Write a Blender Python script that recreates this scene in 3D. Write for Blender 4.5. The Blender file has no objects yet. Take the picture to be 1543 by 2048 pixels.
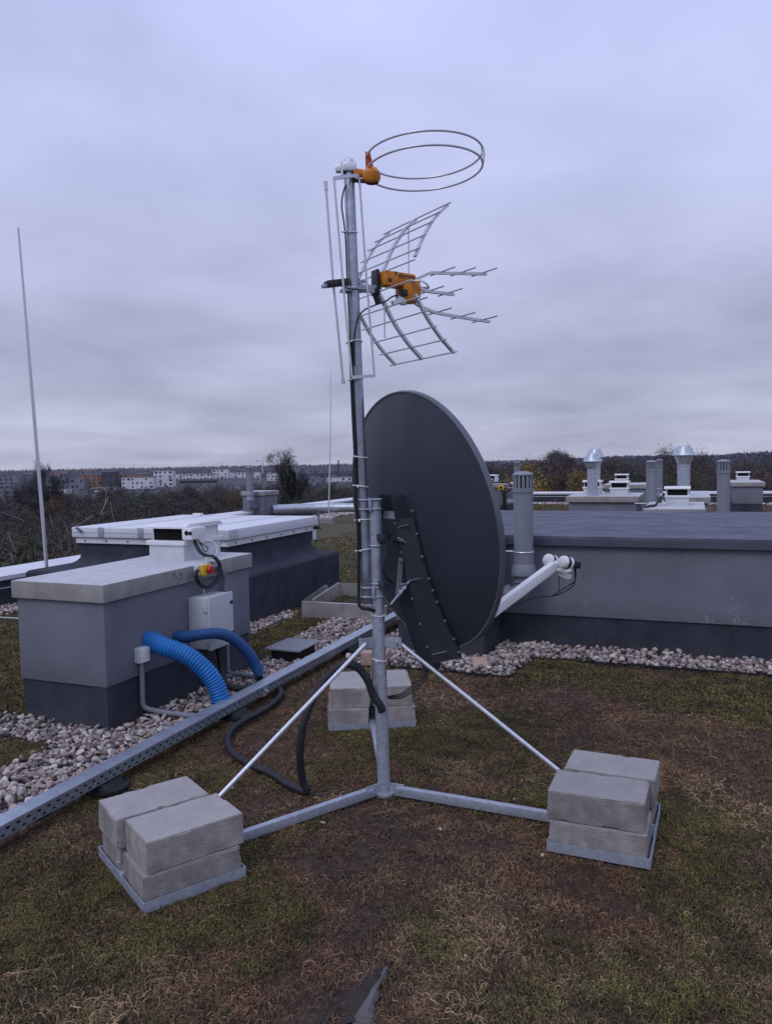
import bpy, bmesh, math, random
import numpy as np
from mathutils import Vector, Matrix
random.seed(7); rng = np.random.default_rng(11)
R = math.radians; PI = math.pi
SC = bpy.context.scene; COL = SC.collection
# ------------------------------------------------------------------ frames
A = R(21.8)                                    # the roof's own grid is turned against the camera's forward axis
GM = Matrix.Rotation(-A, 4, 'Z'); IDM = Matrix.Identity(4)
LV = (math.sin(A), math.cos(A)); XV = (math.cos(A), -math.sin(A))
def g(u, v, z=0.0): return Vector((u*XV[0]+v*LV[0], u*XV[1]+v*LV[1], z))
# ------------------------------------------------------------------ mesh builder
class MB:
    def __init__(s): s.v = []; s.f = []; s.m = []; s.sm = []
    def add(s, vs, fs, mi=0, sm=False):
        o = len(s.v); s.v += [tuple(p) for p in vs]
        for f in fs: s.f.append([o+i for i in f]); s.m.append(mi); s.sm.append(sm)
        return s
    def box(s, c, d, M=None, mi=0, bev=0.0):
        hx, hy, hz = d[0]/2, d[1]/2, d[2]/2
        if bev <= 0:
            vs = [Vector((x, y, z)) for x in (-hx, hx) for y in (-hy, hy) for z in (-hz, hz)]
            fs = [(0,1,3,2),(4,6,7,5),(0,4,5,1),(2,3,7,6),(0,2,6,4),(1,5,7,3)]
        else:
            bm = bmesh.new(); bmesh.ops.create_cube(bm, size=1)
            for w in bm.verts: w.co = Vector((w.co.x*d[0], w.co.y*d[1], w.co.z*d[2]))
            bmesh.ops.bevel(bm, geom=list(bm.edges), offset=bev, segments=2, affect='EDGES', profile=.6)
            bm.verts.index_update(); vs = [w.co.copy() for w in bm.verts]; fs = [[w.index for w in f.verts] for f in bm.faces]; bm.free()
        if M is not None: vs = [M @ p for p in vs]
        c = Vector(c); return s.add([p+c for p in vs], fs, mi)
    def span(s, lo, hi, mi=0, bev=0.0):
        return s.box([(a+b)/2 for a, b in zip(lo, hi)], [b-a for a, b in zip(lo, hi)], None, mi, bev)
    def bar(s, p0, p1, w, h, up=(0,0,1), mi=0, bev=0.0):      # rectangular bar from p0 to p1
        p0, p1 = Vector(p0), Vector(p1); d = p1-p0; L = d.length; x = d.normalized(); up = Vector(up)
        y = up.cross(x).normalized(); z = x.cross(y)
        return s.box((p0+p1)/2, (L, w, h), Matrix((x, y, z)).transposed(), mi, bev)
    def tube(s, pts, r, n=10, closed=False, cap=True, mi=0, flat=1.0):
        pts = [Vector(p) for p in pts]; N = len(pts); vs = []; prev = None
        for i, p in enumerate(pts):
            if closed: t = pts[(i+1) % N]-pts[i-1]
            else: t = pts[min(i+1, N-1)]-pts[max(i-1, 0)]
            t.normalize()
            if prev is None:
                a = Vector((0,0,1)) if abs(t.z) < .9 else Vector((1,0,0)); nx = a.cross(t).normalized()
            else: nx = (prev-t*prev.dot(t)).normalized()
            prev = nx; ny = t.cross(nx); rr = r[i] if hasattr(r, '__len__') else r
            vs += [p+nx*rr*math.cos(2*PI*k/n)+ny*rr*flat*math.sin(2*PI*k/n) for k in range(n)]
        fs = []
        for i in range(N if closed else N-1):
            j = (i+1) % N
            fs += [(i*n+k, i*n+(k+1) % n, j*n+(k+1) % n, j*n+k) for k in range(n)]
        s.add(vs, fs, mi, True)
        if cap and not closed:
            o = len(s.v)-len(vs)
            s.f.append([o+k for k in range(n)][::-1]); s.m.append(mi); s.sm.append(False)
            s.f.append([o+(N-1)*n+k for k in range(n)]); s.m.append(mi); s.sm.append(False)
        return s
    def cyl(s, p0, p1, r0, r1=None, n=20, mi=0): return s.tube([p0, p1], [r0, r0 if r1 is None else r1], n, mi=mi)
    def rev(s, prof, c=(0,0,0), M=None, n=28, mi=0, sm=True):       # profile (r,z) turned about z
        vs = []; c = Vector(c)
        for r_, z in prof:
            for k in range(n):
                p = Vector((r_*math.cos(2*PI*k/n), r_*math.sin(2*PI*k/n), z)); vs.append((M @ p if M is not None else p)+c)
        fs = [(i*n+k, i*n+(k+1) % n, (i+1)*n+(k+1) % n, (i+1)*n+k) for i in range(len(prof)-1) for k in range(n)]
        return s.add(vs, fs, mi, sm)
    def prism(s, poly, o, ex, ey, ez, h, mi=0):                     # 2-D outline extruded by h along ez
        o, ex, ey, ez = Vector(o), Vector(ex), Vector(ey), Vector(ez); n = len(poly)
        a = [o+ex*x+ey*y for x, y in poly]; b = [p+ez*h for p in a]
        return s.add(a+b, [list(range(n))[::-1], [n+i for i in range(n)]]+[(i, (i+1) % n, n+(i+1) % n, n+i) for i in range(n)], mi)
    def ball(s, c, r, n=12, M=None, mi=0):
        return s.rev([(max(math.sin(PI*i/n), .001)*r, -math.cos(PI*i/n)*r) for i in range(n+1)], c, M, n*2, mi)
def spline(pts, sub=8):
    P = [Vector(p) for p in pts]; P = [P[0]*2-P[1]]+P+[P[-1]*2-P[-2]]; out = []
    for i in range(1, len(P)-2):
        for k in range(sub):
            t = k/sub; a, b, c, d = P[i-1:i+3]
            out.append(.5*((2*b)+(c-a)*t+(2*a-5*b+4*c-d)*t*t+(3*b-a-3*c+d)*t**3))
    out.append(P[-2].copy()); return out
def resample(pts, step):
    out = [pts[0]]; acc = 0
    for a, b in zip(pts, pts[1:]):
        L = (b-a).length; d = step-acc
        while d <= L: out.append(a.lerp(b, d/L)); d += step
        acc = (acc+L) % step if L else acc
    return out
ROOTM = {}
def build(name, mb, mats, parent=None, frame=IDM, auto=35):
    M = frame
    top = parent
    while top is not None and top.parent is not None: top = top.parent
    if frame == 'l': M = IDM
    elif top is not None: M = ROOTM[top.name].inverted() @ frame
    me = bpy.data.meshes.new(name); me.from_pydata([M @ Vector(p) for p in mb.v], [], mb.f)
    mats = mats if isinstance(mats, (list, tuple)) else [mats]
    for m in mats: me.materials.append(m)
    me.polygons.foreach_set('material_index', mb.m); me.polygons.foreach_set('use_smooth', [True]*len(mb.f))
    me.update(); bm = bmesh.new(); bm.from_mesh(me); bmesh.ops.recalc_face_normals(bm, faces=bm.faces); bm.to_mesh(me); bm.free()
    me.set_sharp_from_angle(angle=R(auto))
    o = bpy.data.objects.new(name, me); COL.objects.link(o)
    if parent is not None: o.parent = parent
    else: ROOTM[o.name] = IDM.copy()
    return o
def tag(o, label=None, cat=None, group=None, kind=None):
    if label: o['label'] = label
    if cat: o['category'] = cat
    if group: o['group'] = group
    if kind: o['kind'] = kind
    return o
def thing(name, label, cat, M, group=None):
    o = bpy.data.objects.new(name, None); COL.objects.link(o); o.empty_display_size = .1
    o.matrix_world = M; o.location = M.to_translation(); o.rotation_euler = M.to_euler(); ROOTM[o.name] = M.copy()
    return tag(o, label, cat, group)
def at(u, v, z=0.0, rot=0.0): return Matrix.Translation(g(u, v, z)) @ Matrix.Rotation(-A+rot, 4, 'Z')
def copy_tree(o, M=None, label=None, parent=None, group=None):
    c = o.copy(); COL.objects.link(c)
    if parent is not None: c.parent = parent
    else:
        c.location = M.to_translation(); c.rotation_euler = M.to_euler(); c.scale = M.to_scale(); ROOTM[c.name] = M.copy()
        if label: c['label'] = label
        if group: c['group'] = group
    for ch in list(o.children): copy_tree(ch, parent=c)
    return c
def np_mesh(name, V, Q, mat, colr=None, smooth=False):
    me = bpy.data.meshes.new(name); n = Q.shape[1]
    me.vertices.add(len(V)); me.vertices.foreach_set('co', V.astype(np.float32).ravel())
    me.loops.add(Q.size); me.loops.foreach_set('vertex_index', Q.astype(np.int32).ravel())
    me.polygons.add(len(Q)); me.polygons.foreach_set('loop_start', np.arange(0, Q.size, n, dtype=np.int32))
    me.polygons.foreach_set('use_smooth', np.full(len(Q), smooth))
    if colr is not None:
        a = me.color_attributes.new('Col', 'FLOAT_COLOR', 'POINT')
        a.data.foreach_set('color', np.concatenate([colr, np.ones((len(colr), 1))], 1).astype(np.float32).ravel())
    me.materials.append(mat); me.update(calc_edges=True)
    o = bpy.data.objects.new(name, me); COL.objects.link(o); ROOTM[o.name] = IDM.copy(); return o
# ------------------------------------------------------------------ noise for the ground
def _h(ix, iy, s):
    x = (ix.astype(np.int64)*374761393+iy.astype(np.int64)*668265263+s*974634777) & 0xffffffff
    x = ((x ^ (x >> 13))*1274126177) & 0xffffffff
    return ((x ^ (x >> 16)) & 0xffff)/65535.0
def vnoise(x, y, s=0):
    ix, iy = np.floor(x), np.floor(y); fx, fy = x-ix, y-iy; fx = fx*fx*(3-2*fx); fy = fy*fy*(3-2*fy)
    a = _h(ix, iy, s); b = _h(ix+1, iy, s); c = _h(ix, iy+1, s); d = _h(ix+1, iy+1, s)
    return (a*(1-fx)+b*fx)*(1-fy)+(c*(1-fx)+d*fx)*fy
def fbm(x, y, s=0, o=4):
    t = 0; a = .5
    for i in range(o): t = t+a*vnoise(x*2**i+i*17.3, y*2**i-i*9.1, s+i); a *= .5
    return t/.9375
# ------------------------------------------------------------------ materials
def mat(name, col, rough=.6, metal=0.0, var=.18, scale=18, bump=0.0, bscale=120, stain=.0, stcol=None, stscale=3, pits=0.0, spec=.4, rand=0.0, streak=False, attr=False, grain=0.0, coat=0.0, top=None, haze=False, foot=None):
    m = bpy.data.materials.new(name); m.use_nodes = True; nt = m.node_tree; N = nt.nodes; L = nt.links
    b = N['Principled BSDF']; b.inputs['Roughness'].default_value = rough; b.inputs['Metallic'].default_value = metal
    b.inputs['Specular IOR Level'].default_value = spec
    if coat: b.inputs['Coat Weight'].default_value = coat
    tc = N.new('ShaderNodeTexCoord')
    def noise(sc, det=4, vec=None):
        n = N.new('ShaderNodeTexNoise'); n.inputs['Scale'].default_value = sc; n.inputs['Detail'].default_value = det
        L.new(vec or tc.outputs['Object'], n.inputs['Vector']); return n.outputs['Fac']
    def mixc(f, a, bb, mode='MIX'):
        x = N.new('ShaderNodeMix'); x.data_type = 'RGBA'; x.blend_type = mode
        for sock, val in ((x.inputs['Factor'], f), (x.inputs[6], a), (x.inputs[7], bb)):
            if hasattr(val, 'is_linked') or hasattr(val, 'links'): L.new(val, sock)
            else: sock.default_value = val if isinstance(val, float) else (*val, 1)
        return x.outputs[2]
    def ramp(f, lo, hi):
        r_ = N.new('ShaderNodeMapRange'); r_.inputs[1].default_value = lo; r_.inputs[2].default_value = hi; L.new(f, r_.inputs[0]); return r_.outputs[0]
    c1 = tuple(x*(1-var) for x in col); c2 = tuple(x*(1+var) for x in col)
    if attr:
        at_ = N.new('ShaderNodeVertexColor'); at_.layer_name = 'Col'
        f = ramp(noise(scale), .3, .7); k = mixc(f, c1, c2); c = mixc(1.0, at_.outputs['Color'], k, 'MULTIPLY')
    else: c = mixc(ramp(noise(scale), .3, .7), c1, c2)
    if grain: c = mixc(ramp(noise(260, 1), .35, .65), c, mixc(1.0, c, (1+grain, 1+grain, 1+grain), 'MULTIPLY'))
    if stain:
        vec = None
        if streak:
            mp = N.new('ShaderNodeMapping'); mp.inputs['Scale'].default_value = (1, 1, .12); L.new(tc.outputs['Object'], mp.inputs['Vector']); vec = mp.outputs['Vector']
        f = ramp(noise(stscale, 5, vec), .48, .72); mm = N.new('ShaderNodeMath'); mm.operation = 'MULTIPLY'; mm.inputs[1].default_value = stain; L.new(f, mm.inputs[0])
        c = mixc(mm.outputs[0], c, stcol or tuple(x*.55 for x in col))
    if top:  # upward faces get a paler base colour: extra sky light painted in
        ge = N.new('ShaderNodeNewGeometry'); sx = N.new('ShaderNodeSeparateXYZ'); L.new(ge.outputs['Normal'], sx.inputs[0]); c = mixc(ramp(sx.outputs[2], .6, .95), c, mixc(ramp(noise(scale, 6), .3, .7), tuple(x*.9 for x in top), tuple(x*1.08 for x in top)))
    if foot:
        z0, z1, fc, fs = foot; so_ = N.new('ShaderNodeSeparateXYZ'); L.new(tc.outputs['Object'], so_.inputs[0])
        ad_ = N.new('ShaderNodeMath'); ad_.operation = 'MULTIPLY_ADD'; L.new(noise(7, 6), ad_.inputs[0]); ad_.inputs[1].default_value = (z1-z0)*1.6; L.new(so_.outputs[2], ad_.inputs[2])
        f_ = ramp(ad_.outputs[0], z1+(z1-z0)*.9, z0+(z1-z0)*.5); m_ = N.new('ShaderNodeMath'); m_.operation = 'MULTIPLY'; m_.inputs[1].default_value = fs; L.new(f_, m_.inputs[0]); c = mixc(m_.outputs[0], c, fc)
    hgt = None
    if pits:
        vo = N.new('ShaderNodeTexVoronoi'); vo.inputs['Scale'].default_value = 55; L.new(tc.outputs['Object'], vo.inputs['Vector'])
        f = ramp(vo.outputs['Distance'], .06, .2); big = ramp(noise(14), .42, .6)
        mx = N.new('ShaderNodeMath'); mx.operation = 'MAXIMUM'; L.new(f, mx.inputs[0]); L.new(big, mx.inputs[1])
        c = mixc(mx.outputs[0], tuple(x*(1-pits) for x in col), c); hgt = mx.outputs[0]
    if rand:
        oi = N.new('ShaderNodeObjectInfo'); mr = N.new('ShaderNodeMapRange'); mr.inputs[3].default_value = 1-rand; mr.inputs[4].default_value = 1+rand; L.new(oi.outputs['Random'], mr.inputs[0])
        cb = N.new('ShaderNodeCombineColor'); [L.new(mr.outputs[0], cb.inputs[i]) for i in range(3)]; c = mixc(1.0, c, cb.outputs[0], 'MULTIPLY')
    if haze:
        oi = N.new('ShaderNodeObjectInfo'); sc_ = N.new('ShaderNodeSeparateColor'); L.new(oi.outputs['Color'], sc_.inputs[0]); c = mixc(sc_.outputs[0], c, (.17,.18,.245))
    L.new(c, b.inputs['Base Color'])
    if rough < .9:
        rr = N.new('ShaderNodeMapRange'); rr.inputs[3].default_value = max(rough-.12, .05); rr.inputs[4].default_value = min(rough+.12, 1)
        L.new(noise(scale*.6), rr.inputs[0]); L.new(rr.outputs[0], b.inputs['Roughness'])
    if bump:
        bn = N.new('ShaderNodeBump'); bn.inputs['Strength'].default_value = bump; bn.inputs['Distance'].default_value = .01
        h = noise(bscale, 5)
        if hgt is not None:
            ad = N.new('ShaderNodeMath'); ad.operation = 'ADD'; L.new(h, ad.inputs[0]); L.new(hgt, ad.inputs[1]); h = ad.outputs[0]
        L.new(h, bn.inputs['Height']); L.new(bn.outputs['Normal'], b.inputs['Normal'])
    return m
M = {}
M['galv'] = mat('galvanised_steel', (.40,.44,.50), .5, .45, .16, 45, .06, 90, .35, (.28,.31,.36), 14)
M['galv_tube'] = mat('galvanised_tube', (.33,.355,.41), .36, .75, .2, 30, .04, 60, .4, (.22,.24,.28), 10)
M['galv_bright'] = mat('zinc_brace', (.62,.65,.68), .34, .55, .1, 60)
M['galv_tray'] = mat('cable_tray_steel', (.36,.41,.47), .42, .6, .14, 12, .03, 60, .4, (.26,.3,.35), 5)
M['galv_duct'] = mat('galvanised_flue', (.46,.50,.55), .42, .6, .2, 22, .02, 30, .4, (.33,.36,.4), 6)
M['alu'] = mat('aluminium_sheet', (.66,.63,.62), .36, .8, .12, 8, .03, 20, .5, (.36,.34,.34), 5, streak=True)
M['alu_rod'] = mat('aluminium_rod', (.62,.63,.66), .4, .55, .08, 60)
M['alu_dark'] = mat('weathered_rod', (.20,.215,.25), .5, .3, .1, 60)
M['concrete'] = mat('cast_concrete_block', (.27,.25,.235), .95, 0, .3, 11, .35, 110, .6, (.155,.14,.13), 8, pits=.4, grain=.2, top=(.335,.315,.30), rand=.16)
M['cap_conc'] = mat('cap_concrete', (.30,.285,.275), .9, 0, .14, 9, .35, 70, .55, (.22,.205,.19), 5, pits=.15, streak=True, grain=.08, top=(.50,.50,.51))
M['plaster'] = mat('grey_render', (.150,.155,.185), .95, 0, .12, 2.5, .6, 150, .4, (.20,.20,.226), 5, foot=(.27,.42,(.10,.10,.115),.55), grain=.26, streak=True)
M['bitumen'] = mat('mineral_bitumen', (.027,.030,.042), .95, 0, .3, 5, .6, 170, .5, (.052,.056,.074), 1.6, foot=(-.02,.09,(.10,.088,.078),.5), grain=.9)
M['bitumen_roof'] = mat('mineral_bitumen_roof', (.10,.106,.135), .95, 0, .22, 6, .6, 160, .55, (.065,.07,.092), 2.2, grain=.5)
M['black'] = mat('black_rubber', (.012,.012,.015), .55, 0, .15, 30)
M['void'] = mat('black_opening', (.004,.004,.005), .9, 0, 0, 5)
M['black_plastic'] = mat('black_plastic', (.018,.018,.022), .4, 0, .1, 30)
M['hose_black'] = mat('black_conduit', (.02,.021,.027), .6, 0, .2, 20)
M['blue'] = mat('blue_corrugated_plastic', (.009,.155,.46), .45, 0, .14, 8, 0, 50, .45, (.03,.10,.27), 5)
M['blue_dark'] = mat('dusty_blue_plastic', (.012,.075,.23), .55, 0, .15, 10, 0, 50, .4, (.03,.06,.14), 5)
M['pvc'] = mat('grey_pvc', (.215,.235,.27), .5, 0, .08, 10, .0, 50, .35, (.14,.15,.17), 3, streak=True)
M['conduit'] = mat('grey_conduit', (.20,.215,.25), .5, 0, .08, 10)
M['white'] = mat('white_paint', (.74,.74,.74), .45, 0, .04, 8, 0, 50, .3, (.55,.54,.53), 4, streak=True)
M['white_sheet'] = mat('white_membrane', (.66,.67,.70), .5, 0, .05, 3, 0, 40, .35, (.5,.51,.55), 1.4)
M['encl'] = mat('grey_enclosure', (.52,.55,.57), .45, 0, .04, 6, 0, 50, .25, (.42,.44,.46), 4, streak=True)
M['fan_grey'] = mat('pale_fan_casing', (.56,.60,.62), .45, 0, .05, 8, 0, 50, .25, (.44,.46,.48), 5, streak=True)
M['yellow'] = mat('yellow_plastic', (.75,.5,.02), .4, 0, .06, 10)
M['red'] = mat('red_plastic', (.5,.02,.015), .4, 0, .06, 10)
M['orange'] = mat('orange_plastic', (.62,.215,.015), .4, 0, .1, 25)
M['orange_red'] = mat('orange_red_plastic', (.4,.07,.015), .45, 0, .1, 25)
M['dish'] = mat('charcoal_paint', (.035,.041,.057), .44, .0, .06, 4, .02, 300, .35, (.050,.057,.074), 1.8)
M['dish_rim'] = mat('charcoal_rim', (.12,.128,.15), .4, .2, .06, 6)
M['bracket'] = mat('dark_grey_bracket', (.036,.040,.052), .5, 0, .08, 10)
M['steel_grey'] = mat('grey_lever', (.22,.235,.27), .45, .3, .1, 20)
M['flash'] = mat('dark_flashing', (.085,.095,.125), .45, .2, .1, 3)
M['pink'] = mat('pinkish_paver', (.40,.27,.225), .9, 0, .12, 20, .3, 90, grain=.1)
M['ink'] = mat('black_marker', (.03,.03,.035), .8)
M['lens'] = mat('lnb_cap', (.78,.78,.78), .35, 0, .02, 20)
M['grate'] = mat('steel_grate', (.36,.38,.41), .5, .3, .1, 30)
M['stone'] = mat('pebble_stone', (1,1,1), .8, 0, .25, 35, .15, 60, attr=True)
M['soil'] = mat('planted_soil', (1.4,1.3,1.2), .98, 0, .45, 30, .9, 45, attr=True, grain=.3)
M['strand'] = mat('dry_stems', (2.1,1.92,1.6), .85, 0, .2, 40, attr=True)
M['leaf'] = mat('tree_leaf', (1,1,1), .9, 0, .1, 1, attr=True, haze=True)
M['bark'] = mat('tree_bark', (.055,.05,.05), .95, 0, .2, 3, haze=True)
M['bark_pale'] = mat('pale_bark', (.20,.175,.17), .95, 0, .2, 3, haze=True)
M['terrain'] = mat('distant_ground', (.07,.066,.07), .98, 0, .35, .012, 0, 1, .5, (.04,.045,.035), .004)
M['mist_dark'] = mat('mistletoe', (.03,.032,.026), .95, 0, .2, 3)
M['stain'] = mat('pale_render_stain', (.205,.205,.232), .95, 0, .15, 60, .4, 150)
M['mat_fleece'] = mat('fleece_underside', (.115,.105,.105), .95, 0, .2, 40, .5, 120)
M['mat_dark'] = mat('bare_growing_mat', (.030,.023,.021), .97, 0, .35, 25, .9, 60, grain=.4)
# ------------------------------------------------------------------ areas of the roof in grid coordinates
GRAV = [  # (u0,u1,v0,v1) rectangles filled with pebbles
    (-3.42,-2.785,1.55,3.62), (-4.35,-3.42,3.30,3.60), (-3.24,-2.785,3.62,6.05), (-4.12,-3.9,5.3,7.2), (-3.42,-2.785,6.05,7.04), (-2.95,-2.35,7.04,8.6),
    (-2.46,-1.25,5.52,5.975), (-2.6,-2.33,5.6,8.2), (-1.545,-1.22,5.9,6.55), (-1.25,3.6,6.13,6.55)]
FOOT = [(-3.95,-3.25,3.6,5.24), (-6.7,-4.1,6.3,8.75), (-2.33,-1.55,5.97,9.6), (-2.33,5.0,6.55,9.6), (-3.18,-2.92,5.36,5.68), (-3.82,-2.9,7.05,8.3)]
def inrect(u, v, rs, mg=0.0):
    k = np.zeros(u.shape, bool)
    for a, b, c, d in rs: k |= (u > a-mg) & (u < b+mg) & (v > c-mg) & (v < d+mg)
    return k
def wob(u, v): return (fbm(u*2.3, v*2.3, 50, 2)-.5)*.16
def in_gravel(u, v): w = wob(u, v); return inrect(u+w*.7, v+w, GRAV)
MAST = Vector((-.033, 3.63, 0))
ARMS = (217, 336.5, 94.5)
ADS = {217: 1.07, 336.5: 1.04, 94.5: 1.105}
def arm_frame(d):
    a = R(d); return Vector((math.cos(a), math.sin(a), 0)), Vector((-math.sin(a), math.cos(a), 0))
def in_tray(x, y, mg=0.0):
    k = np.zeros(x.shape, bool)
    for d in ARMS:
        e1, e2 = arm_frame(d); px, py = x-MAST.x, y-MAST.y
        s_ = px*e1.x+py*e1.y-ADS[d]; t_ = px*e2.x+py*e2.y; k |= (abs(s_) < .215+mg) & (abs(t_) < .285+mg)
    return k
BLOBS = [  # x, y, radius, kind : kinds s bare soil, b red-brown, g green, t pale straw
 (.02,3.24,.42,'s'),(-.15,2.95,.34,'s'),(-.20,2.2,.26,'s'),(-.14,2.5,.17,'s'),(.42,3.15,.16,'s'),(-.5,3.5,.3,'b'),(-.45,4.55,.45,'b'),(-.75,4.4,.35,'b'),(1.6,4.6,.5,'b'),(1.15,5.0,.4,'b'),(.35,5.0,.4,'b'),(1.9,3.9,.4,'b'),
 (-1.25,2.85,.42,'g'),(-1.3,2.5,.4,'g'),(-.85,2.5,.28,'g'),(-.45,2.55,.25,'g'),(.2,4.35,.42,'g'),(.55,4.3,.36,'g'),(.62,3.5,.22,'g'),(1.3,3.35,.28,'g'),(1.25,5.85,.5,'G'),(2.0,5.0,.6,'G'),(-.42,4.5,.16,'g'),(-.5,2.78,.2,'g'),(.78,2.3,.38,'g'),(.18,2.45,.16,'G'),(1.3,2.5,.3,'g'),(-1.0,3.75,.35,'g'),(-1.45,3.6,.3,'g'),(-.9,3.1,.42,'g'),(1.0,2.85,.3,'g'),(.05,3.62,.16,'g'),(-.35,3.35,.12,'g'),(.4,3.42,.1,'g'),(-.1,4.75,.42,'g'),(2.6,5.3,.5,'G'),
 (.12,2.35,.26,'t'),(.32,2.62,.3,'t'),(1.15,2.4,.35,'t'),(1.5,2.75,.35,'t'),(.25,4.9,.45,'t'),(.7,2.25,.3,'t'),(-.95,2.25,.35,'t'),(.2,2.85,.22,'t'),(1.7,3.3,.4,'t'),(.4,3.9,.3,'t')]
def ground_mix(x, y):
    n1 = fbm(x*1.5, y*1.5, 3); n2 = fbm(x*4.1, y*4.1, 9); n3 = fbm(x*11, y*11, 21, 2); nn = (n1-.5)*1.3+(n2-.5)*1.1+(n3-.5)*.6
    gr = .38+1.5*(n1-.5)+.8*(n2-.5); so = .12+1.0*(.5-fbm(x*2.1, y*2.1, 33)); st = .42+1.3*(fbm(x*2.6, y*2.6, 44)-.5)+.6*(n3-.5)
    for bx, by, r_, k in BLOBS:
        w = np.clip(1.25-np.sqrt((x-bx)**2+(y-by)**2)/r_+nn*.55, 0, 1)
        if k == 's': so = so+w*.9; gr = gr-w*.7; st = st-w*.3
        elif k == 'b': gr = gr-w*.6; so = so+w*.25
        elif k in 'gG': gr = gr+w*(.65 if k == 'g' else .9); so = so-w*.8; st = st-w*.25
        else: st = st+w*.75; so = so-w*.7; gr = gr-w*.1
    u = x*XV[0]+y*XV[1]; v = x*LV[0]+y*LV[1]
    left = np.clip((-2.75-u)*4, 0, 1); gr = gr+left*.6; so = so-left; st = st-left*.4
    return np.clip(gr, 0, 1), np.clip(so, 0, 1), np.clip(st, 0, 1)
def lerp(a, b, t): return np.atleast_2d(np.array(a))*(1-t[:, None])+np.atleast_2d(np.array(b))*t[:, None]
def ground_z(x, y): return (fbm(x*1.1, y*1.1, 5, 3)-.5)*.035+(fbm(x*7, y*7, 6, 2)-.5)*.014-.006
# roof ground: fine sheet near the mast, coarse sheet beyond (they meet edge to edge)
def grid_sheet(name, u0, u1, v0, v1, step, hole=None, zf=True):
    nu, nv = int(round((u1-u0)/step)), int(round((v1-v0)/step))
    uu, vv = np.meshgrid(np.linspace(u0, u1, nu+1), np.linspace(v0, v1, nv+1), indexing='ij'); uu = uu.ravel(); vv = vv.ravel()
    x = uu*XV[0]+vv*LV[0]; y = uu*XV[1]+vv*LV[1]; z = ground_z(x, y)
    gr, so, st = ground_mix(x, y); n = fbm(x*23, y*23, 70, 2)
    c = lerp((.056,.033,.024), (.026,.032,.013), gr); c = lerp(c, (.036,.025,.022), so); c = c*(.45+1.1*n)[:, None]
    gv = in_gravel(uu, vv); c[gv] = np.array((.05,.045,.045)); z = np.where(gv, z*.3-.02, z)
    ft = inrect(uu, vv, FOOT); z = np.where(ft, -.03, z)
    far = np.clip((np.hypot(x, y)-7)/8, 0, 1); c = lerp(c, (.062,.056,.036), far*.55); c = c*(.75+.5*fbm(x*.9, y*.9, 77, 4))[:, None]
    I = np.arange((nu+1)*(nv+1)).reshape(nu+1, nv+1)
    Q = np.stack([I[:-1,:-1], I[1:,:-1], I[1:,1:], I[:-1,1:]], -1).reshape(-1, 4)
    if hole:
        cu = (uu[Q].mean(1)); cv = vv[Q].mean(1); Q = Q[~(((cu > hole[0]) & (cu < hole[1]) & (cv > hole[2]) & (cv < hole[3])) | ((cu < -7.7) & (cv < 14.6)))]
    return np_mesh(name, np.stack([x, y, z], 1), Q, M['soil'], c, True)
fine = grid_sheet('roof_ground', -4.8, 3.4, .2, 7.4, .025); tag(fine, kind='structure')
coarse = grid_sheet('roof_ground', -11.0, 30.6, -5.8, 28.6, .2, (-4.8, 3.4, .2, 7.4)); tag(coarse, kind='structure')
# ------------------------------------------------------------------ dry stems, green sprigs (nobody could count them)
def stems(name, pts_fn, label):
    pass
def sample_area(n, d0, d1, ang=36):
    d = np.sqrt(rng.uniform(d0*d0, d1*d1, n)); a = R(ang)*rng.uniform(-1, 1, n); return d*np.sin(a), d*np.cos(a)
def free(x, y):
    u = x*XV[0]+y*XV[1]; v = x*LV[0]+y*LV[1]
    return ~(in_gravel(u, v) | inrect(u, v, FOOT) | in_tray(x, y, -.01) | (u < -7.4))
def ribbons(x, y, length, width, col, seg=6, curl=1.0, lift=.02, up=0.0):
    n = len(x); h = rng.uniform(0, 2*PI, n); cur = rng.normal(0, 1, n)*curl; el = rng.uniform(.05, .5, n)+up
    P = np.zeros((n, seg+1, 3)); P[:, 0, 0] = x; P[:, 0, 1] = y; P[:, 0, 2] = ground_z(x, y)+rng.uniform(-.002, .006, n)
    zmax = rng.uniform(.3, 1, n)*lift
    D = np.zeros((n, seg+1, 3)); base = P[:, 0, 2].copy()
    for i in range(seg):
        h = h+cur*1.4/seg+rng.normal(0, .45*curl, n); st = length/seg
        D[:, i, 0] = np.cos(h); D[:, i, 1] = np.sin(h)
        P[:, i+1, 0] = P[:, i, 0]+np.cos(h)*st*np.cos(el); P[:, i+1, 1] = P[:, i, 1]+np.sin(h)*st*np.cos(el)
        t = (i+1)/seg; P[:, i+1, 2] = base+zmax*np.sin(PI*min(t*.85+.08, 1))*(1 if up == 0 else 1)+up*length*t*.8
    D[:, seg] = D[:, seg-1]
    side = np.stack([-D[:, :, 1], D[:, :, 0], rng.normal(0, .5, (n, 1)).repeat(seg+1, 1)], -1); side /= np.linalg.norm(side, axis=2, keepdims=True)
    w = width[:, None]*np.linspace(1, .45, seg+1)[None]
    Aa = P+side*w[..., None]*.5; Bb = P-side*w[..., None]*.5
    V = np.stack([Aa, Bb], 2).reshape(-1, 3); I = np.arange(n*(seg+1)*2).reshape(n, seg+1, 2)
    Q = np.stack([I[:, :-1, 0], I[:, 1:, 0], I[:, 1:, 1], I[:, :-1, 1]], -1).reshape(-1, 4)
    c = np.repeat(col, (seg+1)*2, 0); return V, Q, c
def join(parts):
    V = []; Q = []; C = []; o = 0
    for v, q, c in parts: V.append(v); Q.append(q+o); C.append(c); o += len(v)
    return np.concatenate(V), np.concatenate(Q), np.concatenate(C)
parts_s = []; parts_g = []
def tuft(x, y, sd): return fbm(x*9, y*9, sd, 3)
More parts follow.
